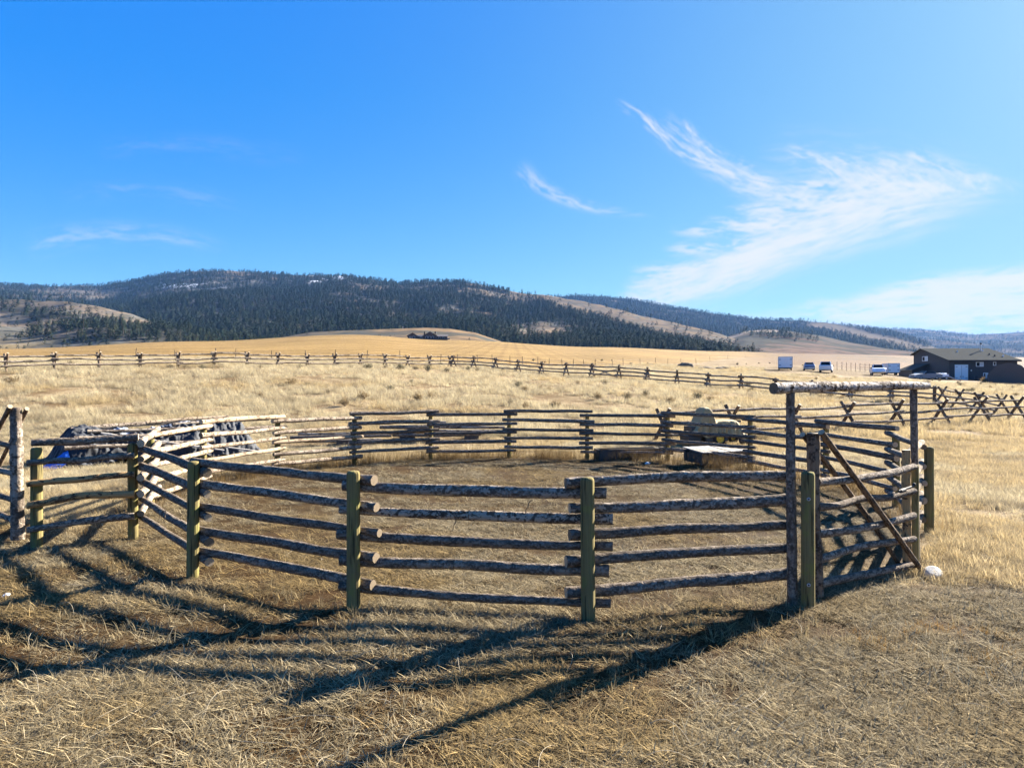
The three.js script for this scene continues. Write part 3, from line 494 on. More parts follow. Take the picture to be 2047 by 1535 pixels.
function logGate(label, hinge, free, hl, hr, topH, freeTop, mats, hr0, o = {}) {
  const g = thing('log_gate', label, 'gate', V(0, 0, 0)), ux = free[0] - hinge[0], ud = free[1] - hinge[1], L = Math.hypot(ux, ud), tx = ux / L, td = ud / L, nx = o.side * td, nd = -o.side * tx;   // n: towards the viewer
  log('hinge_post', V(hinge[0] + 0.012, 0.05, hinge[1]), V(hinge[0] - 0.02, topH, hinge[1]), hr0 * 1.03, hr0 * 0.92, o.hm, g, { seg: 100, rad: 20, bend: 0.02, rough: 0.09, cut: M.cut });
  log('end_post', V(free[0], 0.0, free[1]), V(free[0] - 0.02, freeTop, free[1]), 0.058, 0.052, o.fm, g, { seg: 80, rad: 16, bend: 0.02, cut: M.cut });
  for (let k = 0; k < hl.length; k++) log('rail', V(hinge[0] + nx * 0.02, hl[k], hinge[1] + nd * 0.02), V(free[0] + nx * 0.055 + tx * 0.06, hr[k], free[1] + nd * 0.055 + td * 0.06), 0.047, 0.043, mats[k % mats.length], g, { seg: 90, rad: 16, bend: 0.05, rough: 0.09, cut: M.cutgrey });
  const f = o.brace || [0.14, -0.14];
  log('brace', V(hinge[0] + nx * 0.11 - tx * 0.07, topH + 0.02, hinge[1] + nd * 0.11 - td * 0.07), V(free[0] + nx * f[0] + tx * 0.12, o.foot, free[1] + nd * f[0] + td * 0.12), 0.036, 0.032, M.buck, g, { seg: 90, rad: 14, bend: 0.02, rough: 0.06, cut: M.cut });
  log('brace', V(hinge[0] - nx * 0.11 - tx * 0.07, topH - 0.02, hinge[1] - nd * 0.11 - td * 0.07), V(free[0] + nx * f[1] + tx * 0.1, o.foot + 0.02, free[1] + nd * f[1] + td * 0.1), 0.034, 0.030, M.buck, g, { seg: 90, rad: 14, bend: 0.05, rough: 0.06, cut: M.cut });
  return { g, nx, nd, tx, td };
}
const gate = logGate('log gate with two long slanting braces under the tall crossbeam', [3.43, 7.72], [5.29, 9.12], [1.335, 1.05, 0.747, 0.451, 0.177], [1.34, 1.01, 0.685, 0.37, 0.03], 1.885, 1.56, [M.bark2, M.darkbark, M.bark2, M.bark2, M.bark], 0.072, { side: 1, foot: -0.06, hm: M.buck, fm: M.orange });
{ // sliding latch
  const l = part('latch', merge([new THREE.CylinderGeometry(0.013, 0.013, 0.44, 10).rotateZ(Math.PI / 2), new THREE.CylinderGeometry(0.026, 0.026, 0.12, 12).rotateZ(Math.PI / 2).translate(-0.12, -0.01, 0), new THREE.SphereGeometry(0.022, 10, 8).translate(0.22, 0.02, 0)]), M.iron, gate.g);
  l.position.copy(V(5.06 + gate.nx * 0.11, 1.085, 8.95 + gate.nd * 0.11)); l.rotation.y = Math.atan2(gate.td, gate.tx); l.rotation.z = 0.06;
}
logGate('thick flaking log gate post with braces at the frame edge beside a mossy post', [-7.62, 10.5], [-9.7, 12.06], [1.47, 1.06, 0.65, 0.33], [1.46, 1.06, 0.68, 0.40], 2.08, 1.6, [M.darkbark, M.greyrail, M.darkbark, M.greyrail], 0.092, { side: -1, foot: 0.05, hm: M.bark2, fm: M.bark });

// ------------------------------------------------------------------ wing fence joining the far left gate to the pen
const wing = thing('wing_fence', 'short log rail fence with one mossy post between pen and flaking gate post', 'fence', V(0, 0, 0));
{
  const m = part('post', lathePost(0.08, 1.74, { v: 3 }), M.post, wing); m.position.copy(V(-7.09, ground(-7.09, 10.17) - 0.25, 10.17));
  const hl = [1.567, 1.279, 0.971, 0.649, 0.29], hr = [1.61, 1.334, 1.04, 0.728, 0.394], mats = [M.bark, M.bark, M.orange, M.orange, M.bark2];
  for (let k = 0; k < 5; k++) log('rail', V(-7.14, hl[k], k ? 10.04 : 10.14), V(-5.86, hr[k], k ? 10.58 : 10.7), k ? 0.048 : 0.056, k ? 0.05 : 0.05, mats[k], wing, { seg: 80, rad: 18, bend: k === 3 ? 0.06 : 0.03, rough: 0.10, cut: M.cut });
}

// ------------------------------------------------------------------ buck-and-rail fences
function buckFence(label, pts, o = {}) {
  const f = thing('buck_rail_fence', label, 'fence', V(0, 0, 0)), R = rng(o.seed || 3), H = o.h || 1.35, S = o.side || -1, wide = o.wide || 0.95;
  const n = pts.length, nodes = pts.map((p, i) => { const a = pts[Math.max(0, i - 1)], b = pts[Math.min(n - 1, i + 1)], l = Math.hypot(b[0] - a[0], b[1] - a[1]); return { x: p[0], d: p[1], g: ground(p[0], p[1]), tx: (b[0] - a[0]) / l, td: (b[1] - a[1]) / l }; });
  nodes.forEach((q, i) => {
    if (o.skip && o.skip.includes(i)) return;
    const nx = -q.td, nd = q.tx, buck = new THREE.Group(); buck.name = 'buck'; f.add(buck);
    for (const s of [-1, 1]) {
      const lean = 0.9 + R() * 0.2, sh = s * 0.06;
      log('leg', V(q.x + nx * s * wide * 0.5 * lean + q.tx * sh, q.g - 0.04, q.d + nd * s * wide * 0.5 * lean + q.td * sh), V(q.x - nx * s * wide * 0.26 + q.tx * sh, q.g + H * (0.97 + R() * 0.06), q.d - nd * s * wide * 0.26 + q.td * sh), o.leg || 0.062, (o.leg || 0.062) * 0.9, M.buck, buck, { seg: 16, rad: 9, bend: 0.02, rough: 0.06, cut: M.cut });
    }
  });
  for (let i = 0; i < n - 1; i++) {
    const a = nodes[i], b = nodes[i + 1], hs = [H * 0.82, H * 0.54, H * 0.27], offs = [0, 0.08 * wide + 0.10, 0.29 * wide + 0.10], ext = 0.25;
    hs.forEach((h, k) => {
      const ox = (q) => -q.td * S * offs[k], od = (q) => q.tx * S * offs[k], j = (R() - 0.5) * 0.1, odd = (i % 2 ? 0.055 : 0);
      log('rail', V(a.x + ox(a) - a.tx * ext, a.g + h + j + odd, a.d + od(a) - a.td * ext), V(b.x + ox(b) + b.tx * ext, b.g + h + (R() - 0.5) * 0.1 + odd, b.d + od(b) + b.td * ext), (0.052 + R() * 0.012) * (o.fat || 1), (0.044 + R() * 0.01) * (o.fat || 1), o.mats[k % o.mats.length], f, { seg: 14, rad: 8, bend: 0.05, rough: 0.05, plain: 1 });
    });
    if (o.cross && o.cross.includes(i)) for (const s of [0, 1]) log('diagonal_rail', V((s ? a : b).x - a.td * S * 0.2, (s ? a : b).g + 0.15, (s ? a : b).d + a.tx * S * 0.2), V((s ? b : a).x - b.td * S * 0.22, (s ? b : a).g + 0.95, (s ? b : a).d + b.tx * S * 0.22), 0.045, 0.04, o.mats[0], f, { seg: 12, rad: 8, plain: 1 });
  }
  return f;
}
const lineOf = (a, b, n) => Array.from({ length: n + 1 }, (_, i) => [mix(a[0], b[0], i / n), mix(a[1], b[1], i / n)]);
const CORNER = [-6.9, 76], RC = [31.6, 51], RE = [28.6, 38.6];
buckFence('pale-railed buck fence crossing the field below the golden slope', lineOf([-39.7, 44], CORNER, 16), { seed: 5, h: 1.28, leg: 0.085, fat: 1.25, mats: [M.greyrail, M.greyrail, M.pale], side: -1, wide: 1.0 });
buckFence('dark buck and rail fence running down from the far corner towards the barn', lineOf([-6.5, 75.4], RC, 16), { seed: 6, h: 1.32, leg: 0.085, fat: 1.3, mats: [M.greyrail, M.bark2, M.greyrail], cross: [6, 13], side: -1, wide: 1.0 });
buckFence('near buck and rail fence with leaning crossed legs behind the covered mower', lineOf([5.9, 26.6], RE, 7), { seed: 7, h: 1.36, mats: [M.greyrail, M.greyrail, M.pale], side: -1, wide: 1.2, leg: 0.078 });
buckFence('dark buck fence stretch closing the paddock corner beyond the dry grass', lineOf([31.3, 49.6], [29.0, 40.4], 3), { seed: 8, h: 1.36, mats: [M.greyrail, M.bark2, M.greyrail], side: -1, wide: 1.15, leg: 0.075 });

// wire fence on thin stakes in front of the hay
{
  const wf = thing('wire_fence', 'thin wire fence on slim wooden stakes along the golden hay field', 'fence', V(0, 0, 0));
  const R = rng(12), cols = [200, 270, 350, 430, 470, 541, 610, 670, 733, 800, 880, 915, 955, 985, 1020, 1045, 1075, 1098, 1124, 1146, 1168, 1190, 1225, 1246, 1280, 1310, 1335, 1362, 1392, 1420, 1455, 1490];
  let prev = null; M.wire = std(0.12, 0.11, 0.1, 0.6); const wires = [];
  for (const px of cols) { const D = px < 900 ? 84 - (900 - px) * 0.012 : hayStart(px) - 5, X = (px - CX) / FOC * D, g = ground(X, D), h = 1.15 + R() * 0.3; log('stake', V(X, g - 0.1, D), V(X + (R() - 0.5) * 0.25, g + h, D), 0.045, 0.04, M.buck, wf, { seg: 4, rad: 6, bend: 0.01, plain: 1 }); if (prev) for (const y of [0.5, 0.95]) { const a = V(prev[0], prev[1] + y, prev[2]), b = V(X, g + y, D); wires.push(new THREE.TubeGeometry(new THREE.LineCurve3(a, b), 1, 0.006, 4)); } prev = [X, g, D]; }
  wires.forEach((w) => part('wire', w, M.wire, wf));
}
console.log('fences done');

// ------------------------------------------------------------------ covered mower behind the pen
{
  const X0 = 10.9 * 0.0 + 7.75, D0 = 26.2, gy = ground(X0, D0);
  const g = thing('riding_mower', 'riding mower with yellow wheel hubs under a tan cloth cover', 'mower', V(X0, gy, D0), 0.18);
  M.tarp = new THREE.MeshStandardMaterial({ color: lin(0.30, 0.225, 0.105), roughness: 0.85, side: THREE.DoubleSide, bumpMap: tex(256, 256, (u, v) => fbm(u * 20, v * 20, 3, 20, 20), false, 4, 4), bumpScale: 0.004 });
  M.tyre = std(0.018, 0.018, 0.02, 0.85); M.yellow = std(0.62, 0.40, 0.03, 0.5); M.mblack = std(0.03, 0.03, 0.03, 0.6);
  // cover: a cloth hung over seat and hood; x along the mower (hood to +x)
  const NXc = 90, NS = 60, pos = [], uv = [], idx = [];
  const top = (x) => 0.92 + 0.52 * Math.exp(-(((x + 0.42) / 0.26) ** 4)) + 0.06 * Math.exp(-(((x - 0.4) / 0.5) ** 2)) - 0.22 * sstep(0.75, 1.06, x) - 0.30 * sstep(-0.72, -1.06, x);
  const hw = (x) => 0.46 - 0.10 * Math.exp(-(((x + 0.42) / 0.22) ** 4)) * 0.6 - 0.1 * sstep(0.7, 1.06, Math.abs(x));
  for (let i = 0; i <= NXc; i++) for (let k = 0; k <= NS; k++) {
    const x = mix(-1.06, 1.06, i / NXc), q = k / NS * 2 - 1, a = Math.abs(q), T = top(x), W = hw(x), hem = 0.40 + 0.10 * Math.sin(x * 5 + q) + 0.12 * sstep(0.4, 0.9, Math.abs(x + 0.05)) * 0.6;
    const over = sstep(0.0, 0.52, a), drop = clamp((a - 0.42) / 0.58);
    const fold = 0.07 * drop * Math.sin(x * 17 + q * 4 + 3 * fbm(x * 3, q * 2, 2)) + 0.07 * (fbm(x * 5 + 9, q * 5, 3) - 0.5) + 0.03 * drop * Math.sin(x * 41 + 2);
    const z = Math.sign(q) * (Math.min(a / 0.46, 1) * W * 0.86 + over * 0.03 + drop * 0.16 + fold), y = mix(T - 0.06 * over * over, hem, Math.pow(drop, 0.9)) + 0.02 * (fbm(x * 7, q * 7 + 3, 2) - 0.5);
    pos.push(x, y, z); uv.push(x, q);
  }
  const w = NS + 1; for (let i = 0; i < NXc; i++) for (let k = 0; k < NS; k++) { const a = i * w + k; idx.push(a, a + w, a + 1, a + 1, a + w, a + w + 1); }
  const cg = new THREE.BufferGeometry(); cg.setAttribute('position', new THREE.Float32BufferAttribute(pos, 3)); cg.setAttribute('uv', new THREE.Float32BufferAttribute(uv, 2)); cg.setIndex(idx); cg.computeVertexNormals();
  part('cover', cg, M.tarp, g);
  part('chassis', merge([box(1.9, 0.22, 0.5, 0, 0.42, 0), box(0.9, 0.14, 0.95, -0.1, 0.24, 0), box(0.8, 0.4, 0.5, 0.5, 0.62, 0)]), M.mblack, g);
  for (const z of [-0.42, 0.42]) for (const [x, r, wd] of [[0.0, 0.27, 0.24], [1.04, 0.22, 0.16]]) {
    const t = part('wheel', new THREE.TorusGeometry(r * 0.74, r * 0.27, 12, 28).scale(1, 1, wd / (r * 0.54)).translate(x, r, z), M.tyre, g);
    part('hub', new THREE.LatheGeometry([[0.001, 0.03], [r * 0.2, 0.03], [r * 0.25, 0.0], [r * 0.5, 0.0], [r * 0.56, 0.05], [r * 0.56, -0.03]].map(([a, b]) => new THREE.Vector2(a, b)), 24).rotateX(z > 0 ? Math.PI / 2 : -Math.PI / 2).translate(x, r, z + Math.sign(z) * wd * 0.34), M.yellow, t);
  }
  part('grass_bagger', merge([box(0.3, 0.2, 0.7, -0.92, 0.62, 0), box(0.5, 0.22, 0.8, -0.95, 0.26, 0)]), M.mblack, g);
}
// ------------------------------------------------------------------ weathered plank platform and dark trough by the pen's far side
M.grey = new THREE.MeshStandardMaterial({ map: tex(128, 512, (u, v) => { const n = fbm(u * 22, v * 3, 4, 22, 3), b = fbm(u * 3, v * 3, 3, 3, 3); const q = 0.5 + 0.9 * n; return mix3([0.21 * q, 0.2 * q, 0.195 * q], [0.2 * q, 0.16 * q, 0.12 * q], sstep(0.5, 0.7, b)); }), roughness: 0.9 });
M.darkwood = new THREE.MeshStandardMaterial({ map: tex(128, 256, (u, v) => { const q = 0.5 + 0.9 * fbm(u * 18, v * 3, 4, 18, 3); return [0.062 * q, 0.052 * q, 0.045 * q]; }), roughness: 0.9 });
{
  const x = 6.25, d = 20.75, g = thing('plank_platform', 'low wooden platform topped with weathered grey planks beside the pen', 'platform', V(x, ground(x, d), d), 0.42), R = rng(8);
  for (let i = 0; i < 9; i++) { const p = part('plank', new THREE.BoxGeometry(0.195, 0.035, 0.92 + R() * 0.06), M.grey, g); p.position.set(-0.84 + i * 0.205, 0.46 + R() * 0.012, (R() - 0.5) * 0.05); p.rotation.set(0.10, (R() - 0.5) * 0.03, -0.02); }
  for (const z of [-0.38, 0.38]) part('skid', box(1.86, 0.34, 0.09, 0, 0.25 - z * 0.09, z), M.darkwood, g);
  for (const xx of [-0.86, 0.86]) part('end_board', box(0.05, 0.3, 0.66, xx, 0.25, 0), M.darkwood, g);
  const x2 = 3.75, d2 = 22.15, t = thing('timber_trough', 'long dark low timber trough against the back of the pen rails', 'trough', V(x2, ground(x2, d2), d2), 0.24);
  part('side_board', box(2.1, 0.36, 0.05, 0, 0.19, 0.26), M.darkwood, t); part('side_board', box(2.1, 0.36, 0.05, 0, 0.19, -0.26), M.darkwood, t); part('floor_board', box(2.1, 0.04, 0.46, 0, 0.10, 0), M.darkwood, t); for (const e of [-1.03, 1.03]) part('end_board', box(0.05, 0.34, 0.46, e, 0.19, 0), M.darkwood, t);
}
// ------------------------------------------------------------------ lumber heap under black plastic
{
  const ax = [-13.7, 20.2], bx = [-9.3, 24.4], L = Math.hypot(bx[0] - ax[0], bx[1] - ax[1]), tx = (bx[0] - ax[0]) / L, td = (bx[1] - ax[1]) / L;
  const mid = [(ax[0] + bx[0]) / 2, (ax[1] + bx[1]) / 2], gy = ground(...mid), g = thing('covered_lumber_heap', 'long heap of lumber wrapped in shiny crumpled black plastic', 'heap', V(mid[0], gy, mid[1]), Math.atan2(td, tx));
  M.plastic = new THREE.MeshStandardMaterial({ color: lin(0.018, 0.020, 0.026), roughness: 0.8, side: THREE.DoubleSide });
  M.silver = new THREE.MeshStandardMaterial({ color: lin(0.24, 0.26, 0.30), roughness: 0.38, side: THREE.DoubleSide }); M.blue = std(0.02, 0.10, 0.42, 0.5, { side: THREE.DoubleSide });
  const sheet = (NX, NZ, f) => { const pos = [], uv = [], idx = []; for (let i = 0; i <= NX; i++) for (let k = 0; k <= NZ; k++) { const p = f(i / NX, k / NZ); pos.push(...p); uv.push(i / NX, k / NZ); } const w = NZ + 1; for (let i = 0; i < NX; i++) for (let k = 0; k < NZ; k++) { const a = i * w + k; idx.push(a, a + w, a + 1, a + 1, a + w, a + w + 1); } const q = new THREE.BufferGeometry(); q.setAttribute('position', new THREE.Float32BufferAttribute(pos, 3)); q.setAttribute('uv', new THREE.Float32BufferAttribute(uv, 2)); q.setIndex(idx); q.computeVertexNormals(); return q; };
  const ridged = (x, y) => 1 - Math.abs(2 * fbm(x, y, 3) - 1);
  const H = (x, z) => { const e = sstep(-3.1, -2.5, x) * (1 - sstep(2.4, 3.0, x)), c = 1 - Math.pow(Math.abs(z) / 1.25, 3.2); return 0.03 + e * Math.max(0, c) * (0.92 + 0.22 * sstep(1, 2.4, x) + 0.10 * Math.sin(x * 1.7)) + 0.34 * (fbm(x * 1.5, z * 1.7, 3) - 0.45) * e; };
  const crumple = (x, z) => 0.22 * (ridged(x * 1.9 + 3, z * 2.4) - 0.6) + 0.11 * (ridged(x * 5, z * 5 + 3) - 0.6) + 0.04 * (ridged(x * 13, z * 13 + 3) - 0.6);
  part('plastic_sheet', sheet(190, 90, (u, v) => { const x = mix(-3.1, 3.0, u) , z = mix(-1.3, 1.35, v), k = crumple(x, z); return [x, Math.max(0.015, H(x, z) + k), z + k * 0.6]; }), M.plastic, g);
  part('silver_tarp', sheet(120, 24, (u, v) => { const x = mix(-1.6, 1.9, u), z = mix(-0.55, 0.35, v) + 0.12 * Math.sin(x * 3) + 0.1 * fbm(x * 4, v * 3, 2); return [x, H(x, z) + Math.max(crumple(x, z), 0) + 0.035 + 0.05 * (ridged(x * 4 + 1, v * 4) - 0.5), z]; }), M.silver, g);
  part('blue_tarp_corner', sheet(20, 14, (u, v) => { const x = -2.75 - 0.75 * u * (1 - v * 0.4), z = 0.9 + 0.5 * v + 0.1 * u; return [x, Math.max(0.03, 0.5 * (1 - u) * (1 - v * 0.6) + 0.06 * fbm(u * 6, v * 6, 2)), z]; }), M.blue, g);
  const R = rng(31);
  const G = (x, y, z) => new THREE.Vector3(x, y, z).applyAxisAngle(new THREE.Vector3(0, 1, 0), g.rotation.y).add(g.position);
  const laid = [[-2.5, 1.06, 0.0, -0.1, 1.16, -0.25, 0.075, 'pale'], [-0.5, 1.20, 0.28, 2.2, 1.30, 0.05, 0.06, 'peeled'], [-2.2, 1.02, 0.62, 0.9, 1.02, 0.72, 0.055, 'greyrail'], [-2.6, 0.86, 0.95, 0.1, 0.86, 0.98, 0.065, 'greyrail'], [-1.6, 1.08, -0.3, 1.6, 1.22, -0.25, 0.06, 'pale'], [0.2, 1.12, 0.55, 3.5, 1.18, 0.35, 0.06, 'greyrail'], [0.6, 0.95, 0.85, 3.9, 0.92, 0.75, 0.06, 'pale'], [-2.9, 0.62, 1.28, 1.2, 0.6, 1.34, 0.055, 'greyrail']];
  laid.forEach(([a, b, c, d, e, f, r, m], i) => { const q = log('loose_log', G(a, b, c), G(d, e, f), r, r * 0.85, M[m], scene, { seg: 40, rad: 10, bend: 0.03 }); tag(q, ['pale stripped log lying on the black plastic heap, nearest the blue tarp', 'speckled log on top of the plastic heap near its far end', 'grey log lying along the shoulder of the plastic heap', 'grey log resting low on the near flank of the plastic heap', 'pale log along the crest of the plastic heap', 'grey log jutting past the far end of the plastic heap', 'pale log jutting past the far end, below the grey one', 'long grey log lowest on the near flank of the plastic heap'][i], 'log', 'logs weighing down the plastic heap'); });
  [[-1.9, 0.98, 0.9, 1.4, 0.30, 1.75, 'long thin pale lath slanting down across the plastic heap'], [0.3, 0.62, 1.15, 2.9, 0.12, 1.9, 'thin pale lath lying off the end of the plastic heap']].forEach(([a, b, c, d, e, f, label]) => { const p = G(a, b, c), q = G(d, e, f), dir = q.clone().sub(p), m = part('lath', new THREE.BoxGeometry(dir.length(), 0.035, 0.07), M.lath || (M.lath = std(0.56, 0.5, 0.42, 0.85)), scene); m.position.copy(p).add(q).multiplyScalar(0.5); m.quaternion.setFromUnitVectors(new THREE.Vector3(1, 0, 0), dir.normalize()); tag(m, label, 'lath', 'laths on the plastic heap'); });
}
// ------------------------------------------------------------------ grey poles stacked behind the pen
{
  const R = rng(52), rows = [[-8.2, 25.2, -4.6, 26.0, 0.42], [-8.0, 25.5, -4.3, 26.3, 0.52], [-7.6, 25.0, -4.9, 25.5, 0.34], [-5.3, 26.6, -2.6, 26.9, 0.78], [-5.0, 26.4, -2.8, 26.6, 0.66], [-5.2, 26.8, -1.0, 27.1, 0.60], [-3.6, 26.9, -0.3, 27.2, 0.62], [-3.9, 26.6, 0.1, 26.9, 0.50], [-4.6, 26.3, -1.2, 26.5, 0.38], [-4.4, 27.1, -0.6, 27.4, 0.36]];
  rows.forEach(([x0, d0, x1, d1, y], i) => { const q = log('stacked_pole', V(x0, ground(x0, d0) + y - 0.12, d0), V(x1, ground(x1, d1) + y - 0.12 + (R() - 0.5) * 0.06, d1), 0.07, 0.055, i % 4 ? M.greyrail : M.bark, scene, { seg: 24, rad: 9, bend: 0.04 }); tag(q, 'weathered grey pole lying in the low stack behind the pen', 'pole', 'grey poles stacked behind the pen'); });
  for (const [x, d, w] of [[-6.2, 25.5, 0.6], [-4.1, 26.75, 0.6], [-1.6, 26.9, 0.5]]) { const q = part('skid_timber', box(w, 0.26, 0.9, 0, 0, 0), M.darkwood); q.position.copy(V(x, ground(x, d) + 0.1, d)); q.rotation.y = 0.14; tag(q, 'dark low timber block carrying the grey pole stack', 'timber', 'timbers under the pole stack'); }
}
// ------------------------------------------------------------------ stones
function rock(name, label, x, d, sx, sy, sz, mat, turn, seed) {
  const g = new THREE.IcosahedronGeometry(1, 4), p = g.attributes.position, R = rng(seed), o = R() * 30, planes = Array.from({ length: 11 }, () => [new THREE.Vector3(R() - 0.5, R() - 0.4, R() - 0.5).normalize(), 0.62 + R() * 0.26]);
  const v = new THREE.Vector3(); for (let i = 0; i < p.count; i++) { v.fromBufferAttribute(p, i); for (const [n, k] of planes) { const q = v.dot(n); if (q > k) v.addScaledVector(n, (k - q) * 0.9); } v.multiplyScalar(1 + 0.05 * (fbm(v.x * 4 + o, v.y * 4 + v.z * 3, 3) - 0.5)); p.setXYZ(i, v.x * sx, v.y * sy, v.z * sz); }
  g.computeVertexNormals(); const m = part(name, g, mat); m.position.copy(V(x, ground(x, d) + sy * 0.45, d)); m.rotation.y = turn; return tag(m, label, 'rock');
}
M.stone = new THREE.MeshStandardMaterial({ map: tex(256, 256, (u, v) => { const n = fbm(u * 12, v * 12, 5, 12, 12), q = 0.17 + 0.26 * n; return mix3([q, q * 0.95, q * 0.88], [0.2, 0.15, 0.09], sstep(0.56, 0.66, fbm(u * 5 + 3, v * 5, 3, 5, 5)) * 0.6); }), roughness: 0.85 });
rock('field_rock', 'pale grey boulder lying at the foot of the log gate', 5.50, 8.93, 0.155, 0.10, 0.12, M.stone, 0.5, 3);
rock('white_stone', 'small white stone in the trampled grass beside the thick gate post shadow', -5.83, 7.86, 0.05, 0.035, 0.04, std(0.62, 0.6, 0.56, 0.8), 1, 5);
rock('white_stone', 'small white stone lying in the shade by the timber trough', 4.12, 20.7, 0.10, 0.06, 0.07, std(0.6, 0.6, 0.58, 0.8), 0.4, 9);

// ------------------------------------------------------------------ barn, shed, vehicles, house
const gp = (px, D) => { const X = (px - CX) / FOC * D; return [X, ground(X, D), D]; };
M.siding = new THREE.MeshStandardMaterial({ map: tex(256, 256, (u, v) => { const l = Math.abs(((u * 16) % 1) - 0.5) > 0.46 ? 0.75 : 1, n = 0.85 + 0.3 * fbm(u * 20, v * 20, 4, 20, 20); return [0.046 * l * n, 0.043 * l * n, 0.046 * l * n]; }), roughness: 0.7 });
M.shedside = std(0.092, 0.075, 0.068, 0.9); M.roof = new THREE.MeshPhysicalMaterial({ specularIntensity: 0.0, map: tex(256, 256, (u, v) => { const n = 0.8 + 0.4 * fbm(u * 40, v * 40, 3, 40, 40); return [0.084 * n, 0.084 * n, 0.076 * n]; }), roughness: 1 });
M.white = std(0.78, 0.79, 0.8, 0.5); M.whitep = std(0.74, 0.75, 0.77, 0.35); M.trim = std(0.03, 0.025, 0.024, 0.8); M.glass = new THREE.MeshPhysicalMaterial({ color: lin(0.012, 0.014, 0.018), roughness: 0.3, specularIntensity: 0.25 }); M.blind = std(0.55, 0.57, 0.58, 0.6); M.black = std(0.02, 0.02, 0.022, 0.6); M.galv = std(0.5, 0.5, 0.5, 0.4, { metalness: 0.6 });
function prism(pts, depth) { return new THREE.ExtrudeGeometry(new THREE.Shape(pts.map(([a, b]) => new THREE.Vector2(a, b))), { depth, bevelEnabled: false }); }
function slab(a, b, c, d, th) { // roof plane from four corners (Vector3), thickness downwards
  const P = [a, b, c, d, ...[a, b, c, d].map((v) => v.clone().add(new THREE.Vector3(0, -th, 0)))], I = [0, 1, 2, 0, 2, 3, 4, 6, 5, 4, 7, 6, 0, 4, 5, 0, 5, 1, 1, 5, 6, 1, 6, 2, 2, 6, 7, 2, 7, 3, 3, 7, 4, 3, 4, 0];
  const g = new THREE.BufferGeometry(); g.setAttribute('position', new THREE.Float32BufferAttribute(I.flatMap((i) => [P[i].x, P[i].y, P[i].z]), 3)); g.setAttribute('uv', new THREE.Float32BufferAttribute(I.flatMap((i) => [P[i].x / 4, P[i].z / 4]), 2)); g.computeVertexNormals(); return g;
}
function windowPart(parent, w, h, x, y, z, ry, panes = 2) {
  const f = part('window', merge([box(w, 0.08, 0.06, 0, h / 2 - 0.04, 0), box(w, 0.08, 0.06, 0, -h / 2 + 0.04, 0), box(0.08, h - 0.16, 0.06, -w / 2 + 0.04, 0, 0), box(0.08, h - 0.16, 0.06, w / 2 - 0.04, 0, 0), ...(panes > 1 ? [box(0.06, h - 0.16, 0.06, 0, 0, 0)] : [])]), M.white, parent); f.position.set(x, y, z); f.rotation.y = ry;
  const pw = (w - 0.16) / panes; for (let i = 0; i < panes; i++) part('pane', box(pw - 0.04, h - 0.16, 0.03, -w / 2 + 0.08 + pw * (i + 0.5), 0, -0.005), i % 2 ? M.blind : M.glass, f); return f;
}
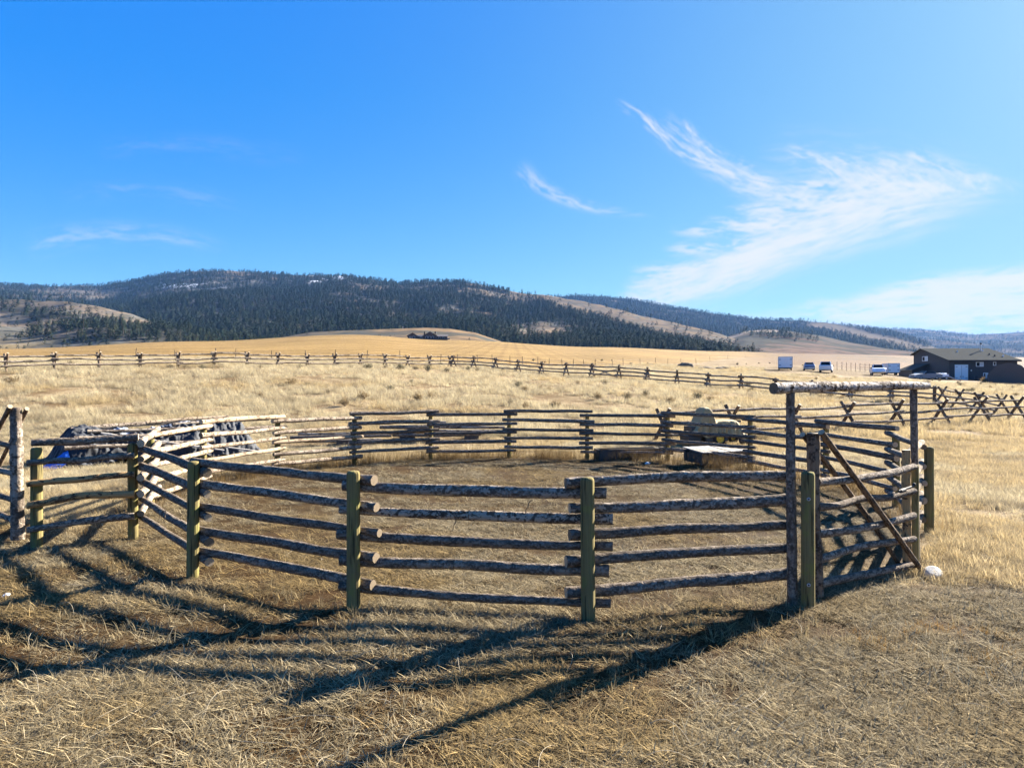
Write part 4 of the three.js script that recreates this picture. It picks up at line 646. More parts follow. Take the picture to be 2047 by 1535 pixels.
{
  const X0 = 78.2, D0 = 122, gy = ground(80, 121) - 0.15, W = 12.2, DEP = 10.8, b = thing('barn', 'dark brown barn with a long grey roof, white doors and a stovepipe', 'barn', V(X0, gy, D0));
  const eF = 6.69 - gy, rH = 9.06 - gy, eB = 8.13 - gy, rz = -8.0;
  // gable walls (profile in z,y), then long walls
  const prof = [[0, 0], [0, eF], [-rz, rH], [DEP, eB], [DEP, 0]];
  for (const x of [0, W - 0.2]) part('gable_wall', prism(prof, 0.2).rotateY(Math.PI / 2).translate(x, 0, 0), M.siding, b);
  part('front_wall', box(W - 0.4, eF, 0.2, W / 2, eF / 2, -0.1), M.siding, b); part('back_wall', box(W - 0.4, eB, 0.2, W / 2, eB / 2, -DEP + 0.1), M.siding, b);
  const v = (x, y, z) => new THREE.Vector3(x, y, z), o = 0.45, s1 = (rH - eF) / 8, s2 = (rH - eB) / 2.8;
  const r = part('roof', merge([slab(v(-o, eF - s1 * o + 0.16, o), v(W + o, eF - s1 * o + 0.16, o), v(W + o, rH + 0.16, rz), v(-o, rH + 0.16, rz), 0.14), slab(v(-o, rH + 0.16, rz), v(W + o, rH + 0.16, rz), v(W + o, eB - s2 * o + 0.16, -DEP - o), v(-o, eB - s2 * o + 0.16, -DEP - o), 0.14)]), M.roof, b);
  part('fascia', box(W + 2 * o, 0.22, 0.05, W / 2, eF - s1 * o + 0.0, o + 0.03), M.trim, b);
  part('stovepipe', new THREE.CylinderGeometry(0.11, 0.11, 1.5, 12).translate(9.9, rH + 0.1, -6.2), M.galv, r); part('pipe_cap', new THREE.CylinderGeometry(0.2, 0.16, 0.24, 12).translate(9.9, rH + 0.95, -6.2), M.black, r);
  for (const [x, z, m] of [[5.0, -5.4, M.white], [9.4, -3.2, M.black], [9.7, -2.2, M.black], [11.1, -2.0, M.white], [10.1, -6.0, M.white]]) part('roof_vent', new THREE.CylinderGeometry(0.1, 0.13, 0.35, 10).translate(x, eF + 0.16 + (-z) * s1 + 0.1, z), m, r);
  const door = part('double_door', box(2.1, 2.7, 0.08, 2.15, 1.42, 0.05), M.white, b); part('door_frame', merge([box(0.1, 2.8, 0.12, 1.04, 1.42, 0.05), box(0.1, 2.8, 0.12, 3.26, 1.42, 0.05), box(2.34, 0.1, 0.12, 2.15, 2.84, 0.05)]), M.white, door); for (const x of [1.95, 2.4]) part('handle', box(0.1, 0.16, 0.06, x, 0.75, 0.12), M.black, door);
  part('door_gap', box(0.025, 2.6, 0.02, 2.15, 1.4, 0.1), M.black, door); for (const x of [1.25, 3.05]) for (const y of [0.5, 2.5]) part('hinge', box(0.36, 0.07, 0.03, x, y, 0.105), M.black, door);
  windowPart(b, 1.35, 0.82, 5.45, 2.95, 0.04, 0); windowPart(b, 0.52, 0.66, 8.1, 3.05, 0.04, 0, 1); windowPart(b, 0.85, 1.05, 6.5, 0.9, 0.04, 0); windowPart(b, 1.7, 0.9, -0.04, 4.2, -7.1, -Math.PI / 2);
  part('meter_box', box(0.18, 0.3, 0.12, 3.9, 1.85, 0.07), M.galv, b);
  const lean = part('lean_to', prism([[0, 0], [-3.0, 0], [-3.0, 2.05], [0, 3.15]], 4.4).translate(-0.01, 0, -DEP + 0.2), M.siding, b); part('lean_to_roof', slab(v(-3.3, 2.05, -DEP + 5.0), v(-0.02, 3.3, -DEP + 5.0), v(-0.02, 3.3, -DEP - 0.2), v(-3.3, 2.05, -DEP - 0.2), 0.12), M.roof, lean); part('garage_door', box(1.9, 1.45, 0.06, -1.75, 0.85, -DEP + 4.64), M.white, lean);
}
{ // rounded dark shed
  const [x, , d] = gp(2017, 111), gy = ground(x, d) - 0.1, s = thing('arched_shed', 'dark brown shed end with a rounded gambrel roof in front of the barn', 'shed', V(x, gy, d), -0.6);
  const pts = [[-2.75, 0], [-2.75, 1.5], [-2.62, 1.75], [-1.75, 2.92], [-1.5, 3.08], [-0.4, 3.44], [0, 3.5], [0.4, 3.44], [1.5, 3.08], [1.75, 2.92], [2.62, 1.75], [2.75, 1.5], [2.75, 0]];
  const clean = pts.filter((p, i) => i === 0 || Math.hypot(p[0] - pts[i - 1][0], p[1] - pts[i - 1][1]) > 0.01);
  part('end_wall', prism(clean, 0.1), M.shedside, s);
  const shell = []; for (let i = 0; i < clean.length - 1; i++) { const [a, b] = clean[i], [c, e] = clean[i + 1]; if (b === 0 && e === 0) continue; const L = Math.hypot(c - a, e - b), q = new THREE.BoxGeometry(L + 0.02, 0.06, 6.2); q.rotateZ(Math.atan2(e - b, c - a)); q.translate((a + c) / 2, (b + e) / 2, -3.0); shell.push(q); } part('gambrel_roof', merge(shell), M.trim, s);
}
function wheelOn(parent, x, z, r, w = 0.22) { const t = part('wheel', new THREE.TorusGeometry(r * 0.76, r * 0.24, 10, 22).scale(1, 1, w / (r * 0.48)).translate(x, r, z), M.tyre, parent); part('rim', new THREE.CylinderGeometry(r * 0.6, r * 0.6, w * 0.7, 18).rotateX(Math.PI / 2).translate(x, r, z), M.galv, t); }
function bodyExtrude(pts, width, bev) { const sh = new THREE.Shape(); sh.moveTo(...pts[0]); sh.splineThru(pts.slice(1).map(([a, b]) => new THREE.Vector2(a, b))); const g = new THREE.ExtrudeGeometry(sh, { depth: width - 2 * bev, bevelEnabled: true, bevelThickness: bev, bevelSize: bev * 0.7, bevelSegments: 3, curveSegments: 30, steps: 1 }); return g.translate(0, 0, -(width / 2 - bev)); }
function cabin(x0, x1, y0, a0, a1, y1, w0, w1) { // tapered glasshouse: bottom x0..x1 at y0, top a0..a1 at y1
  const c = (x, y, w) => [[x, y, w / 2], [x, y, -w / 2]]; const [A, B] = c(x0, y0, w0), [C, D] = c(x1, y0, w0), [E, F] = c(a0, y1, w1), [G, H] = c(a1, y1, w1);
  const quads = { back: [B, A, E, F], front: [C, D, H, G], left: [A, C, G, E], right: [D, B, F, H], top: [E, G, H, F] }; return quads;
}
function quadGeo(q, inset = 0, lift = 0) { const P = q.map((p) => new THREE.Vector3(...p)), c = P.reduce((s, p) => s.add(p.clone().multiplyScalar(0.25)), new THREE.Vector3()), n = P[1].clone().sub(P[0]).cross(P[3].clone().sub(P[0])).normalize(); P.forEach((p) => p.lerp(c, inset).addScaledVector(n, lift)); const g = new THREE.BufferGeometry(); g.setAttribute('position', new THREE.Float32BufferAttribute([0, 1, 2, 0, 2, 3].flatMap((i) => P[i].toArray()), 3)); g.setAttribute('uv', new THREE.Float32BufferAttribute([0, 0, 1, 0, 1, 1, 0, 0, 1, 1, 0, 1], 2)); g.computeVertexNormals(); return g; }
function car(label, category, pos, turn, paint, o) {
  const g = thing(o.name, label, category, pos, turn, 'vehicles parked by the barn');
  part('body', bodyExtrude(o.side, o.w, 0.09), paint, g);
  const q = cabin(...o.cab); part('cabin', merge(Object.values(q).map((k) => quadGeo(k))), paint, g);
  part('windscreen', quadGeo(q.front, 0.12, 0.006), M.glass, g); part('rear_window', quadGeo(q.back, 0.14, 0.006), M.glass, g); part('side_window', quadGeo(q.left, 0.10, 0.012), M.glass, g); part('side_window', quadGeo(q.right, 0.10, 0.012), M.glass, g);
  for (const x of o.wheels) for (const z of [-1, 1]) wheelOn(g, x, z * (o.w / 2 - 0.1), o.r, 0.22);
  const L = o.len; for (const z of [-1, 1]) { part('tail_light', box(0.05, 0.16, 0.26, -L / 2 - 0.02, o.lamp, z * (o.w / 2 - 0.28)), M.red || (M.red = std(0.35, 0.02, 0.02, 0.35)), g); part('headlight', box(0.05, 0.16, 0.30, L / 2 + 0.02, o.lamp, z * (o.w / 2 - 0.30)), M.blind, g); part('mirror', box(0.12, 0.14, 0.2, o.mx, o.my, z * (o.w / 2 + 0.1)), M.black, g); }
  part('grille', box(0.05, 0.22, o.w * 0.48, L / 2 + 0.03, o.lamp - 0.04, 0), M.black, g); part('bumper', merge([box(0.14, 0.18, o.w * 0.9, L / 2, o.lamp - 0.32, 0), box(0.14, 0.18, o.w * 0.9, -L / 2, o.lamp - 0.32, 0)]), o.bump || M.galv, g); part('number_plate', box(0.02, 0.13, 0.3, -L / 2 - 0.06, o.lamp - 0.12, 0), M.white, g);
  return g;
}
const SEDAN = { name: 'parked_sedan', side: [[-2.35, 0.34], [-2.42, 0.62], [-2.32, 0.90], [-1.6, 0.97], [0.9, 0.95], [1.7, 0.86], [2.28, 0.70], [2.40, 0.46], [2.3, 0.30], [0, 0.26], [-2.35, 0.34]], w: 1.78, cab: [-1.75, 1.05, 0.93, -1.05, 0.30, 1.42, 1.64, 1.28], wheels: [-1.42, 1.48], r: 0.32, len: 4.8, lamp: 0.68, mx: 0.7, my: 1.0 };
const TRUCK = { name: 'parked_pickup', side: [[-2.75, 0.52], [-2.8, 0.9], [-2.72, 1.16], [-1.0, 1.18], [1.2, 1.2], [2.0, 1.18], [2.6, 1.08], [2.76, 0.8], [2.7, 0.5], [0, 0.42], [-2.75, 0.52]], w: 1.98, cab: [-1.15, 1.25, 1.15, -0.95, 0.55, 1.86, 1.78, 1.46], wheels: [-1.75, 1.8], r: 0.41, len: 5.5, lamp: 0.88, mx: 0.95, my: 1.25 };
const SUV = { name: 'parked_suv', side: [[-2.4, 0.48], [-2.46, 0.9], [-2.38, 1.14], [-1.0, 1.16], [1.2, 1.14], [1.9, 1.10], [2.35, 0.98], [2.46, 0.72], [2.4, 0.46], [0, 0.4], [-2.4, 0.48]], w: 1.95, cab: [-2.3, 1.2, 1.1, -1.95, 0.45, 1.80, 1.78, 1.44], wheels: [-1.45, 1.45], r: 0.39, len: 4.9, lamp: 0.86, mx: 0.9, my: 1.2 };
M.silverp = std(0.22, 0.225, 0.24, 0.55); M.bluep = std(0.10, 0.15, 0.26, 0.3, { metalness: 0.3 });
{
  const face = (x, d) => Math.atan2(d, x);        // turn that points +x away from the camera
  const put = (px, D) => { const [x, y] = gp(px, D); return [V(x, y, D), face(x, D)]; };
  let [p, a] = put(1617.5, 122); car('small dark blue sedan seen from behind beside the white box trailer', 'car', p, a + 0.05, M.bluep, SEDAN);
  [p, a] = put(1652, 115); car('white sport utility vehicle seen from behind next to the blue sedan', 'car', p, a - 0.04, M.whitep, SUV);
  [p, a] = put(1755, 118); car('white pickup truck facing the field with a chrome grille', 'truck', p, a + Math.PI + 0.08, M.whitep, TRUCK);
  [p, a] = put(1851, 116); car('silver sedan parked side-on before the barn wall', 'car', p, Math.PI + 0.12, M.silverp, SEDAN);
  const boxTrailer = (label, px, D, turn, w, h, L) => {
    const [q, t] = put(px, D), g = thing('box_trailer', label, 'trailer', q, t + turn, 'white enclosed trailers by the barn');
    part('box', box(L, h, w, L / 2, 0.5 + h / 2, 0), M.whitep, g); part('frame', box(L + 0.9, 0.12, w - 0.2, L / 2 + 0.4, 0.44, 0), M.black, g);
    part('top_trim', merge([box(0.06, 0.1, w + 0.06, -0.01, 0.5 + h - 0.05, 0), box(0.06, h, 0.08, -0.01, 0.5 + h / 2, w / 2 - 0.02), box(0.06, h, 0.08, -0.01, 0.5 + h / 2, -w / 2 + 0.02)]), M.galv, g);
    for (const z of [-1, 1]) { const d = part('rear_door', box(0.05, h - 0.22, w / 2 - 0.13, -0.03, 0.5 + h / 2 - 0.03, z * (w / 4 - 0.04)), M.whitep, g); for (const y of [0.95, 0.5 + h - 0.5]) part('hinge', box(0.04, 0.09, 0.34, -0.065, y, z * (w / 2 - 0.26)), M.black, d); part('lamp', box(0.05, 0.1, 0.1, -0.04, 0.54, z * (w / 2 - 0.1)), M.red, g); wheelOn(g, L / 2 - 0.4, z * (w / 2 - 0.16), 0.34, 0.2); wheelOn(g, L / 2 + 0.4, z * (w / 2 - 0.16), 0.34, 0.2); }
  };
  boxTrailer('large white box trailer standing alone at the hay field end of the yard', 1570.5, 120, 0.02, 2.35, 1.95, 5);
  boxTrailer('white box trailer with its sunlit side parked next to the barn', 1788, 127, 0.30, 2.0, 1.75, 3.6);
  [p, a] = put(1886, 116.5); const ut = thing('utility_trailer', 'small open white trailer with a tilted ramp behind the silver sedan', 'trailer', p, 0.1);
  part('bed', merge([box(1.1, 0.12, 1.4, 0, 0.55, 0), box(1.1, 0.34, 0.05, 0, 0.78, 0.68), box(1.1, 0.34, 0.05, 0, 0.78, -0.68), box(0.05, 0.34, 1.36, -0.53, 0.78, 0)]), M.white, ut); const rm = part('ramp', box(1.5, 0.08, 1.2, 0, 0, 0), M.white, ut); rm.position.set(1.2, 0.36, 0.1); rm.rotation.z = -0.38; for (const z of [-0.78, 0.78]) wheelOn(ut, 0, z, 0.3, 0.16); part('load_box', box(0.9, 0.3, 0.8, -0.05, 1.06, 0), M.white, ut);
  // yard clutter along the barn wall
  const R = rng(63); [[79.9 + 2.6, 121.2, 'barrel'], [83.6, 121.0, 'barrel'], [85.0, 121.3, 'bin']].forEach(([x, d, k], i) => { const q = part(k === 'bin' ? 'feed_bin' : 'barrel', k === 'bin' ? merge([box(0.7, 0.55, 0.5, 0, 0.28, 0), box(0.76, 0.06, 0.56, 0, 0.58, 0)]) : new THREE.LatheGeometry([[0.001, 0], [0.27, 0], [0.29, 0.2], [0.29, 0.6], [0.27, 0.82], [0.001, 0.82]].map(([m, n]) => new THREE.Vector2(m, n)), 18), k === 'bin' ? M.trim : M.black); q.position.copy(V(x, ground(x, d) - 0.02, d)); tag(q, ['dark barrel standing just past the white barn door', 'dark barrel standing under the wide upper barn window', 'low dark feed bin at the lower barn window'][i], k, 'clutter along the barn wall'); });
}
{ // pipe corral panels beyond the yard
  const c = thing('corral_panels', 'rusty pipe corral panels standing beyond the parked vehicles', 'corral', V(0, 0, 0)); M.rust = std(0.20, 0.115, 0.075, 0.8);
  const pts = [1674, 1684, 1693, 1702, 1711, 1720, 1730, 1739, 1748, 1768, 1774].map((px, i) => gp(px, 150 - Math.abs(i - 5) * 1.5));
  pts.forEach(([x, y, d]) => part('post', new THREE.CylinderGeometry(0.045, 0.045, 1.9, 6).translate(x, y + 0.92, -d), M.rust, c));
  for (let i = 0; i < pts.length - 1; i++) for (const h of [0.5, 1.0, 1.6]) { const a = pts[i], b = pts[i + 1]; part('pipe', new THREE.TubeGeometry(new THREE.LineCurve3(V(a[0], a[1] + h, a[2]), V(b[0], b[1] + h, b[2])), 1, 0.03, 5), M.rust, c); }
}
{ // log house on the rise
  const [x, y, d] = gp(856, 398), h = thing('log_house', 'dark log house with several gables on the golden rise', 'house', V(x, y + 0.1, d), 0.06); M.logw = std(0.085, 0.055, 0.04, 0.85); M.hroof = std(0.075, 0.06, 0.055, 0.8);
  const v = (a, b, c) => new THREE.Vector3(a, b, c);
  const wingOf = (x0, w, H, R2, dep) => { part('wall', merge([box(w, H, dep, x0, H / 2, -dep / 2), prism([[-w / 2, H], [w / 2, H], [0, R2]], 0.3).translate(x0, 0, -0.3)]), M.logw, h); part('roof', merge([slab(v(x0 - w / 2 - 0.6, H - 0.2, 0.6), v(x0, R2 + 0.2, 0.6), v(x0, R2 + 0.2, -dep - 0.4), v(x0 - w / 2 - 0.6, H - 0.2, -dep - 0.4), 0.2), slab(v(x0, R2 + 0.2, 0.6), v(x0 + w / 2 + 0.6, H - 0.2, 0.6), v(x0 + w / 2 + 0.6, H - 0.2, -dep - 0.4), v(x0, R2 + 0.2, -dep - 0.4), 0.2)]), M.hroof, h); };
  wingOf(-9.2, 5.4, 2.2, 3.6, 8); wingOf(1.0, 7.4, 2.3, 4.4, 9);
  part('wall', box(5.2, 1.9, 6, -4.2, 0.95, -3.6), M.logw, h); part('roof', slab(v(-6.8, 1.9, -0.2), v(-1.6, 1.9, -0.2), v(-1.6, 3.0, -4), v(-6.8, 3.0, -4), 0.2), M.hroof, h);
  part('wall', box(6.4, 1.8, 6, 8.0, 0.9, -3.6), M.logw, h); part('roof', slab(v(4.8, 1.85, -0.2), v(11.4, 1.85, -0.2), v(11.4, 3.1, -4), v(4.8, 3.1, -4), 0.2), M.hroof, h);
  part('chimney', box(0.8, 2.0, 0.8, -2.4, 3.7, -4), M.trunk, h); part('chimney', box(0.8, 1.4, 0.8, 3.8, 4.3, -5), M.trunk, h);
  part('deck', box(24, 0.6, 1.6, 0.5, 0.3, 1.0), M.darkwood, h);
  for (const [wx, wy, ww, wh] of [[-10.4, 1.2, 1, 0.9], [-8.4, 1.2, 1.4, 1.2], [-4.2, 1.0, 1.2, 0.8], [-1.0, 1.2, 1.2, 1.2], [0.8, 1.2, 1.3, 1.2], [2.6, 1.2, 1.2, 1.2], [6.4, 1.0, 1.1, 0.9], [8.6, 1.0, 1.1, 0.9]]) { const z = Math.abs(wx) > 8 || Math.abs(wx - 1) < 3.7 ? 0.04 : -0.56; const f = part('window', box(ww, wh, 0.08, wx, wy, wx > 5 ? -0.56 : z), M.blind, h); part('pane', box(ww - 0.25, wh - 0.25, 0.05, wx, wy, (wx > 5 ? -0.56 : z) + 0.04), M.glass, f); }
}
{ // H-frame pylons on the far skyline
  for (const [px, py, i] of [[1707, 657, 0], [1722, 658, 1]]) { const D = 5000, X = (px - CX) / FOC * D, y = EYE - (py - CY) * D / FOC - 6, g = thing('power_pylon', i ? 'tiny double-pole power pylon on the far ridge skyline, nearer the barn' : 'tiny double-pole power pylon on the far ridge skyline, nearer the forest', 'pylon', V(X, y, D), 0, 'pylons on the skyline'); for (const x of [-6, 6]) part('pole', new THREE.CylinderGeometry(0.7, 0.9, 40, 6).translate(x, 20, 0), M.trunk, g); part('crossarm', box(22, 1.0, 1.0, 0, 35, 0), M.trunk, g); }
}
// spoil heaps by the yard
{
  const mound = (label, px, D, w, h) => { const [x, y, d] = gp(px, D), g = new THREE.SphereGeometry(1, 40, 20, 0, Math.PI * 2, 0, Math.PI / 2), p = g.attributes.position; for (let i = 0; i < p.count; i++) { const a = p.getX(i), b = p.getY(i), c = p.getZ(i), k = 1 + 0.5 * (fbm(a * 3 + px, c * 3 + b, 4) - 0.5); p.setXYZ(i, a * w * k, b * h * k - 0.1, c * w * 0.7 * k); } g.computeVertexNormals(); const m = part('soil_mound', g, M.soil || (M.soil = std(0.16, 0.115, 0.075, 1, { bumpMap: hillBump, bumpScale: 0.1 }))); m.position.set(x, y, -d); tag(m, label, 'mound', 'soil mounds by the hay field'); };
  mound('dark soil mound at the edge of the hay field', 1370, 128, 1.6, 0.95); mound('low scrubby soil mound between the pointed mound and the box trailer', 1410, 124, 1.9, 0.5); mound('low soil mound nearest the white box trailer', 1444, 125, 1.7, 0.45);
}
console.log('things done');

// ------------------------------------------------------------------ grass, straw, scrub
function tuft(n, o) {
  const R = rng(o.seed), pos = [], col = [], up = new THREE.Vector3();
  for (let i = 0; i < n; i++) {
    const a = R() * 6.283, r = o.r * Math.sqrt(R()), L = o.len * (0.45 + 0.75 * R()), lean = o.lean0 + (o.lean1 - o.lean0) * R(), dir = a + (R() - 0.5) * o.twist, w = o.w * (0.6 + 0.8 * R()), tone = (o.con ? 0.40 + 1.1 * R() * R() + 0.15 * R() : 0.62 + 0.62 * R());
    let x = Math.cos(a) * r, y = 0, z = Math.sin(a) * r, th = lean * (o.curl ? 0.95 : 0.6); if (o.lift) y = R() * o.lift;
    const dx = Math.cos(dir), dz = Math.sin(dir), px = -dz * w / 2, pz = dx * w / 2, S = 3, pts = [[x, y, z]];
    for (let s = 0; s < S; s++) { const l = L / S; x += dx * Math.sin(th) * l; z += dz * Math.sin(th) * l; y += Math.cos(th) * l; th += lean * (o.curl ?? 0.55) * (0.5 + R() * 0.7); if (y < 0.004) y = 0.004; pts.push([x, y, z]); }
    for (let s = 0; s < S; s++) { const A = pts[s], B = pts[s + 1], k0 = s === 0 ? 1 : 1 - s * 0.22, k1 = s === S - 1 ? 0.05 : 1 - (s + 1) * 0.22; pos.push(A[0] - px * k0, A[1], A[2] - pz * k0, A[0] + px * k0, A[1], A[2] + pz * k0, B[0] + px * k1, B[1], B[2] + pz * k1, A[0] - px * k0, A[1], A[2] - pz * k0, B[0] + px * k1, B[1], B[2] + pz * k1, B[0] - px * k1, B[1], B[2] - pz * k1); for (let m = 0; m < 6; m++) col.push(tone, tone * (o.warm ? 0.95 : 1), tone * (0.92 + 0.1 * R())); }
  }
  const g = new THREE.BufferGeometry(); g.setAttribute('position', new THREE.Float32BufferAttribute(pos, 3)); g.setAttribute('color', new THREE.Float32BufferAttribute(col, 3)); g.computeVertexNormals(); return g;
}
const leafMat = (r, g, b, t = 0.35) => new THREE.MeshPhysicalMaterial({ color: lin(r * 0.76, g * 0.77, b * 0.79), roughness: 1, specularIntensity: 0.15, transmission: t, thickness: 0, side: THREE.DoubleSide, vertexColors: true });
const inView = (X, D, m = 0.06) => D > 3.2 && Math.abs(X) < (CX / FOC + m) * D + 1.2;
function scatter(name, label, geos, mat, list, R) {
  const grp = new THREE.Group(); grp.name = name; tag(grp, label, 'grass', null, 'stuff'); scene.add(grp);
  const m4 = new THREE.Matrix4(), q = new THREE.Quaternion(), e = new THREE.Euler(), c = new THREE.Color();
  geos.forEach((g, k) => { const sub = list.filter((_, i) => i % geos.length === k), im = new THREE.InstancedMesh(g, mat, sub.length); sub.forEach((t, i) => { e.set((R() - 0.5) * 0.25, R() * 6.283, (R() - 0.5) * 0.25); q.setFromEuler(e); m4.compose(V(t[0], t[2], t[1]), q, new THREE.Vector3(t[3], t[3] * t[4], t[3])); im.setMatrixAt(i, m4); im.setColorAt(i, c.setRGB(t[5][0], t[5][1], t[5][2])); }); im.name = 'blades'; im.userData.kind = 'stuff'; im.castShadow = im.receiveShadow = true; grp.add(im); });
}
{ // trampled straw: foreground, pen floor
  const R = rng(201), list = [];
  for (let i = 0; i < 90000; i++) {
    const D = 3.6 + Math.pow(R(), 1.25) * 20, X = (R() * 2 - 1) * (0.80 * D + 0.8); if (!inView(X, D)) continue;
    const tr = trampled(X, D); if (tr < 0.35) continue; const bare = fbm(X * 0.9 + 2, D * 0.9 + 8, 3), ins = penDist(X, D) < -0.2;
    if (R() > (ins ? 0.85 : 1.0) * 0.8 * sstep(0.34, 0.58, bare) + 0.12) continue;
    const n = fbm(X * 0.6 + 60, D * 0.6, 3), b = 0.66 + 0.5 * R(); let c = mix3([1.0, 0.93, 0.80], [0.86, 0.70, 0.44], sstep(0.45, 0.62, n)); if (R() < 0.3) c = [0.52, 0.42, 0.29];
    list.push([X, D, ground(X, D) - 0.006, 0.75 + R() * 0.6, ins ? 0.75 : 1, [c[0] * b, c[1] * b, c[2] * b]]);
  }
  scatter('trampled_straw', 'short trampled dry straw covering the foreground and pen floor', [1, 2, 3, 4].map((s) => tuft(24, { seed: s, r: 0.11, con: 1, curl: 0.10, len: 0.14, w: 0.0055, lean0: 1.05, lean1: 1.62, twist: 5, lift: 0.012 })), leafMat(0.475, 0.40, 0.27, 0.2), list, R);
  console.log('straw', list.length);
}
{ // small upright wisps and golden sprigs in the trampled turf
  const R = rng(205), list = [];
  for (let i = 0; i < 5200; i++) { const D = 3.8 + Math.pow(R(), 1.1) * 17, X = (R() * 2 - 1) * (0.78 * D + 0.6); if (!inView(X, D) || trampled(X, D) < 0.5) continue; const ins = penDist(X, D) < -0.3; if (ins && R() < 0.55) continue; const b = 0.8 + 0.5 * R(); list.push([X, D, ground(X, D) - 0.005, 0.6 + R() * 0.7, 1, [b, b * 0.94, b * 0.8]]); }
  for (let i = 0; i < 900; i++) { const a = R(), X = 3.0 + R() * 1.9 + a * 0.6, D = 5.0 + R() * 1.9; if (fbm(X * 2.2, D * 2.2 + 4, 3) < 0.5 || !inView(X, D)) continue; list.push([X, D, ground(X, D) - 0.004, 0.45 + R() * 0.45, 0.9, [1.1, 0.72, 0.24]]); }
  scatter('straw_wisps', 'thin upright wisps and golden sprigs in the trampled turf', [7, 8, 9].map((s) => tuft(11, { seed: s, r: 0.03, len: 0.12, w: 0.0036, lean0: 0.1, lean1: 1.0, twist: 3 })), leafMat(0.37, 0.305, 0.20, 0.3), list, R);
}
{ // standing dry bunch grass of the field
  const R = rng(211), list = [];
  const push = (X, D, s, k = 1) => {
    const n = fbm(X * 0.28 + 9, D * 0.28, 3), n2 = fbm(X * 0.9, D * 0.9 + 50, 3), b = 0.72 + 0.5 * R(); let c = mix3([1.0, 0.93, 0.78], [0.90, 0.80, 0.60], R());
    const px = CX + FOC * X / D; let gold = sstep(0.54, 0.66, n) * 0.8; if (D < 27 && Math.abs(penDist(X, D)) < 1.8) gold = Math.max(gold, 0.75); if (px > 1300 && D > 24 && D < 38) gold = Math.max(gold, 0.8);
    c = mix3(c, [0.86, 0.66, 0.36], gold * (0.35 + 0.45 * R())); if (n2 < 0.36) c = mix3(c, [0.5, 0.42, 0.32], 0.6);
    list.push([X, D, ground(X, D) - 0.02, s * (0.7 + 0.6 * R()), k, [c[0] * b, c[1] * b, c[2] * b]]);
  };
  for (let i = 0; i < 62000; i++) { const D = 7 + R() * 23, X = (R() * 2 - 1) * (0.80 * D + 1); if (!inView(X, D)) continue; const tr = trampled(X, D), p = penDist(X, D); if (R() < tr * 1.15 || p < 0.12 || (X > 4.8 && X < 8.6 && D > 19 && D < 26.1 && R() < 0.75)) continue; if (Math.hypot(X + 11.5, (D - 22.3)) < 2.2 || (X > -8.5 && X < 0.4 && D > 24.8 && D < 27.6 && R() < 0.7)) continue; const dense = fbm(X * 0.8 + 77, D * 0.8, 3); if (R() > sstep(0.12, 0.42, dense)) continue; push(X, D, 0.72, 0.68); }
  for (let i = 0; i < 60000; i++) { const D = 28 + Math.pow(R(), 1.2) * 62, X = (R() * 2 - 1) * (0.80 * D + 2); const px = CX + FOC * X / D; if (!inView(X, D) || D > hayStart(px) - 2) continue; const dense = fbm(X * 0.35 + 77, D * 0.35, 4); if (R() > sstep(0.30, 0.52, dense)) continue; push(X, D, 1.0 + D * 0.006, 0.85); }
  for (let i = 0; i < 22000; i++) { const D = 88 + Math.pow(R(), 1.1) * 52, X = (0.05 + R() * 0.78) * D, px = CX + FOC * X / D; if (!inView(X, D) || D > hayStart(px) - 2 || (D > 104 && px > 1530)) continue; if (R() > sstep(0.34, 0.56, fbm(X * 0.3 + 7, D * 0.3, 3))) continue; push(X, D, 1.5, 0.7); }
  scatter('dry_bunch_grass', 'pale dry bunch grass standing over the field around the pen', [31, 32, 33, 34].map((s) => tuft(46, { seed: s, r: 0.13, len: 0.34, w: 0.0058, lean0: 0.2, lean1: 1.5, twist: 3.2 })), leafMat(0.66, 0.595, 0.465, 0.4), list, R);
  console.log('bunch', list.length);
}
// fence-line weeds along the pen rails
{
  const R = rng(223), list = [];
  for (let i = 0; i < 1500; i++) { const a = R() * 6.283, rr = PEN[2] + (R() - 0.5) * 0.9, X = PEN[0] + Math.cos(a) * rr, D = PEN[1] + Math.sin(a) * rr; if (D < 10.5 || R() > sstep(11, 20, D) + 0.12) continue; list.push([X, D, ground(X, D) - 0.02, 0.7 + R() * 0.6, 1.15, mix3([0.95, 0.8, 0.55], [0.45, 0.36, 0.26], R())]); }
  scatter('pen_weeds', 'wiry dead weeds growing along the pen rails', [41, 42].map((s) => tuft(22, { seed: s, r: 0.12, len: 0.42, w: 0.0045, lean0: 0.05, lean1: 0.9, twist: 4 })), leafMat(0.29, 0.225, 0.14, 0.3), list, R);
}
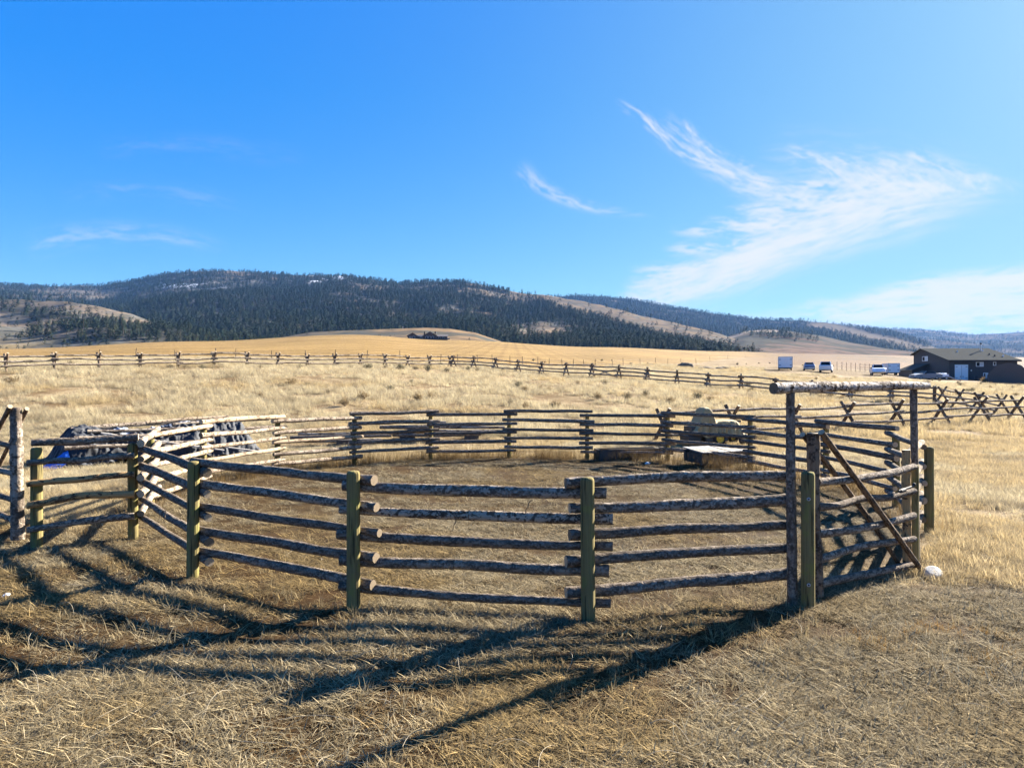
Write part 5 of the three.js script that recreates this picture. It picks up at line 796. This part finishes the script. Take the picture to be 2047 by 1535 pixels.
// sage and rabbitbrush bushes: countable, each its own
{
  const shrubGeo = (seed, n) => { const R = rng(seed), pos = [], col = []; for (let i = 0; i < n; i++) { const a = R() * 6.283, lean = Math.pow(R(), 0.8) * 1.05, L = 0.6 + 0.45 * R(), tone = 0.6 + 0.7 * R(), dx = Math.cos(a), dz = Math.sin(a); const x1 = dx * Math.sin(lean) * L * 0.75, y1 = Math.cos(lean) * L, z1 = dz * Math.sin(lean) * L * 0.75; for (let k = 0; k < 3; k++) { const t = 0.35 + 0.65 * R(), s = 0.05 + 0.07 * R(), b = R() * 6.283, cx = x1 * t, cy = y1 * t, cz = z1 * t, w = 0.012 + 0.01 * R(); pos.push(cx - Math.sin(b) * w, cy, cz + Math.cos(b) * w, cx + Math.sin(b) * w, cy, cz - Math.cos(b) * w, cx + Math.cos(b) * s * 0.5, cy + s * 1.5, cz + Math.sin(b) * s * 0.5); for (let m = 0; m < 3; m++) col.push(tone, tone, tone); } } const g = new THREE.BufferGeometry(); g.setAttribute('position', new THREE.Float32BufferAttribute(pos, 3)); g.setAttribute('color', new THREE.Float32BufferAttribute(col, 3)); g.computeVertexNormals(); return g; };
  const stemGeo = merge(Array.from({ length: 9 }, (_, i) => { const a = i * 0.7 + 0.2, l = 0.25 + (i % 3) * 0.2; return new THREE.CylinderGeometry(0.006, 0.014, 0.7, 4).translate(0, 0.35, 0).rotateZ(l).rotateY(a); }));
  const kinds = [[leafMat(0.17, 0.15, 0.09, 0.2), 'grey-green sagebrush', shrubGeo(3, 210)], [leafMat(0.30, 0.215, 0.11, 0.3), 'rusty tan rabbitbrush', shrubGeo(4, 190)], [leafMat(0.22, 0.175, 0.105, 0.25), 'brown scrub', shrubGeo(5, 170)]];
  const stemM = std(0.14, 0.10, 0.065, 0.9), R = rng(231), proto = {};
  const put = (X, D, s, k, where) => { const lab = `${kinds[k][1]} tuft ${where}`, p = V(X, ground(X, D) - 0.02, D), sc = new THREE.Vector3(s * (0.6 + R() * 0.5), s * (0.5 + R() * 0.25), s * (0.6 + R() * 0.5)); if (!proto[k]) { const g = thing('scrub_bush', lab, 'bush', p, R() * 6, where); part('foliage', kinds[k][2], kinds[k][0], g); part('stems', stemGeo, stemM, g); g.scale.copy(sc); proto[k] = g; } else copyOf(proto[k], lab, p, R() * 6, sc, where); };
  const at = (px, py, s, k, where) => { let D = 0; for (let d = 22; d < 420; d *= 1.006) { const X = (px - CX) / FOC * d; if (CY - (ground(X, d) - EYE) * FOC / d <= py) { D = d; break; } } if (D) put((px - CX) / FOC * D, D, s, k, where); };
  const W1 = 'in the pale field above the pen', W2 = 'in the dry grass below the dark buck fence', W3 = 'in the far field before the barn', W4 = 'at the foot of the pale-railed fence', W5 = 'along the edge of the hay field';
  [[22, 768, 1.0, 1], [508, 792, 0.5, 1], [520, 795, 0.6, 1], [580, 772, 0.8, 1], [586, 766, 0.7, 1], [690, 812, 0.9, 1], [725, 800, 0.8, 1], [835, 805, 1.0, 1], [860, 800, 0.8, 1], [780, 782, 0.8, 0], [822, 766, 0.5, 0], [612, 772, 0.5, 2], [655, 788, 0.5, 2]].forEach((a) => at(...a, W1));
  [[1037, 775, 1.0, 0], [1048, 784, 0.9, 1], [1098, 784, 0.8, 1], [1080, 780, 0.6, 1], [1110, 815, 0.8, 1], [1050, 818, 0.7, 1], [1020, 810, 0.6, 2], [1210, 772, 1.0, 2], [1255, 800, 0.9, 2], [1290, 795, 0.8, 2], [1195, 800, 0.8, 1], [1155, 770, 0.6, 1], [1340, 808, 0.9, 1], [1395, 800, 0.9, 0], [1420, 805, 0.8, 1], [1495, 775, 1.1, 0], [1505, 782, 0.9, 2], [1460, 778, 0.7, 2], [1640, 790, 0.9, 1], [1660, 795, 1.0, 1], [1645, 783, 0.6, 2]].forEach((a) => at(...a, W2));
  [[60, 730, 0.9], [140, 733, 0.9], [235, 736, 0.8], [340, 738, 0.7], [405, 738, 0.8], [520, 738, 0.8], [600, 738, 0.8], [700, 738, 0.9], [735, 740, 1.0], [770, 738, 0.8], [800, 742, 1.2], [830, 740, 0.9], [855, 744, 1.2], [893, 744, 1.0], [935, 742, 0.8], [955, 744, 0.9], [1005, 742, 0.7]].forEach(([x, y, s], i) => at(x, y, s, i % 2 ? 2 : 0, W4));
  [[1066, 722, 1.4], [1085, 726, 1.1], [1130, 722, 1.0], [1190, 722, 1.1], [1205, 722, 1.5], [1222, 722, 1.2], [1265, 728, 1.0], [1330, 728, 1.0], [1480, 730, 1.2], [1500, 728, 1.3], [1520, 727, 1.2], [1538, 727, 1.3], [1300, 726, 0.9]].forEach(([x, y, s], i) => at(x + (hash2(i, 9) - 0.5) * 16, y, s * (0.4 + 0.4 * hash2(i, 4)), i % 2 ? 2 : 0, W5));
  for (let i = 0; i < 95; i++) { const px = 1545 + R() * 500, py = 752 + R() * 46 + (px > 1750 ? 8 : 0); at(px, py, 0.35 + R() * 0.5, R() < 0.55 ? 2 : R() < 0.6 ? 1 : 0, W3); }
  at(1968, 764, 1.3, 1, 'growing against the barn foundation'); 
}
// single pale straws and bent stalks lying across the turf: one mass
{
  const R = rng(241), geos = [];
  for (let i = 0; i < 90; i++) { const D = 4.2 + R() * 6.5, X = (R() * 2 - 1) * 0.72 * D, a = R() * 6.28, L = 0.15 + R() * 0.45, g = ground(X, D), up = 0.02 + R() * R() * 0.22; const c = new THREE.QuadraticBezierCurve3(V(X, g + 0.015, D), V(X + Math.cos(a) * L * 0.5, g + up + 0.03, D + Math.sin(a) * L * 0.5), V(X + Math.cos(a + 0.4) * L, g + 0.02 + up * R(), D + Math.sin(a + 0.4) * L)); geos.push(new THREE.TubeGeometry(c, 6, 0.0015, 4)); }
  const m = part('fallen_stalks', merge(geos), std(0.36, 0.30, 0.21, 0.9)); tag(m, 'long pale fallen stalks strewn over the trampled turf', 'straw', null, 'stuff');
}
// thin haze of the valley air
scene.fog = new THREE.FogExp2(new THREE.Color(0.20, 0.46, 1.0), 0.000042);
renderer.render(scene, camera);
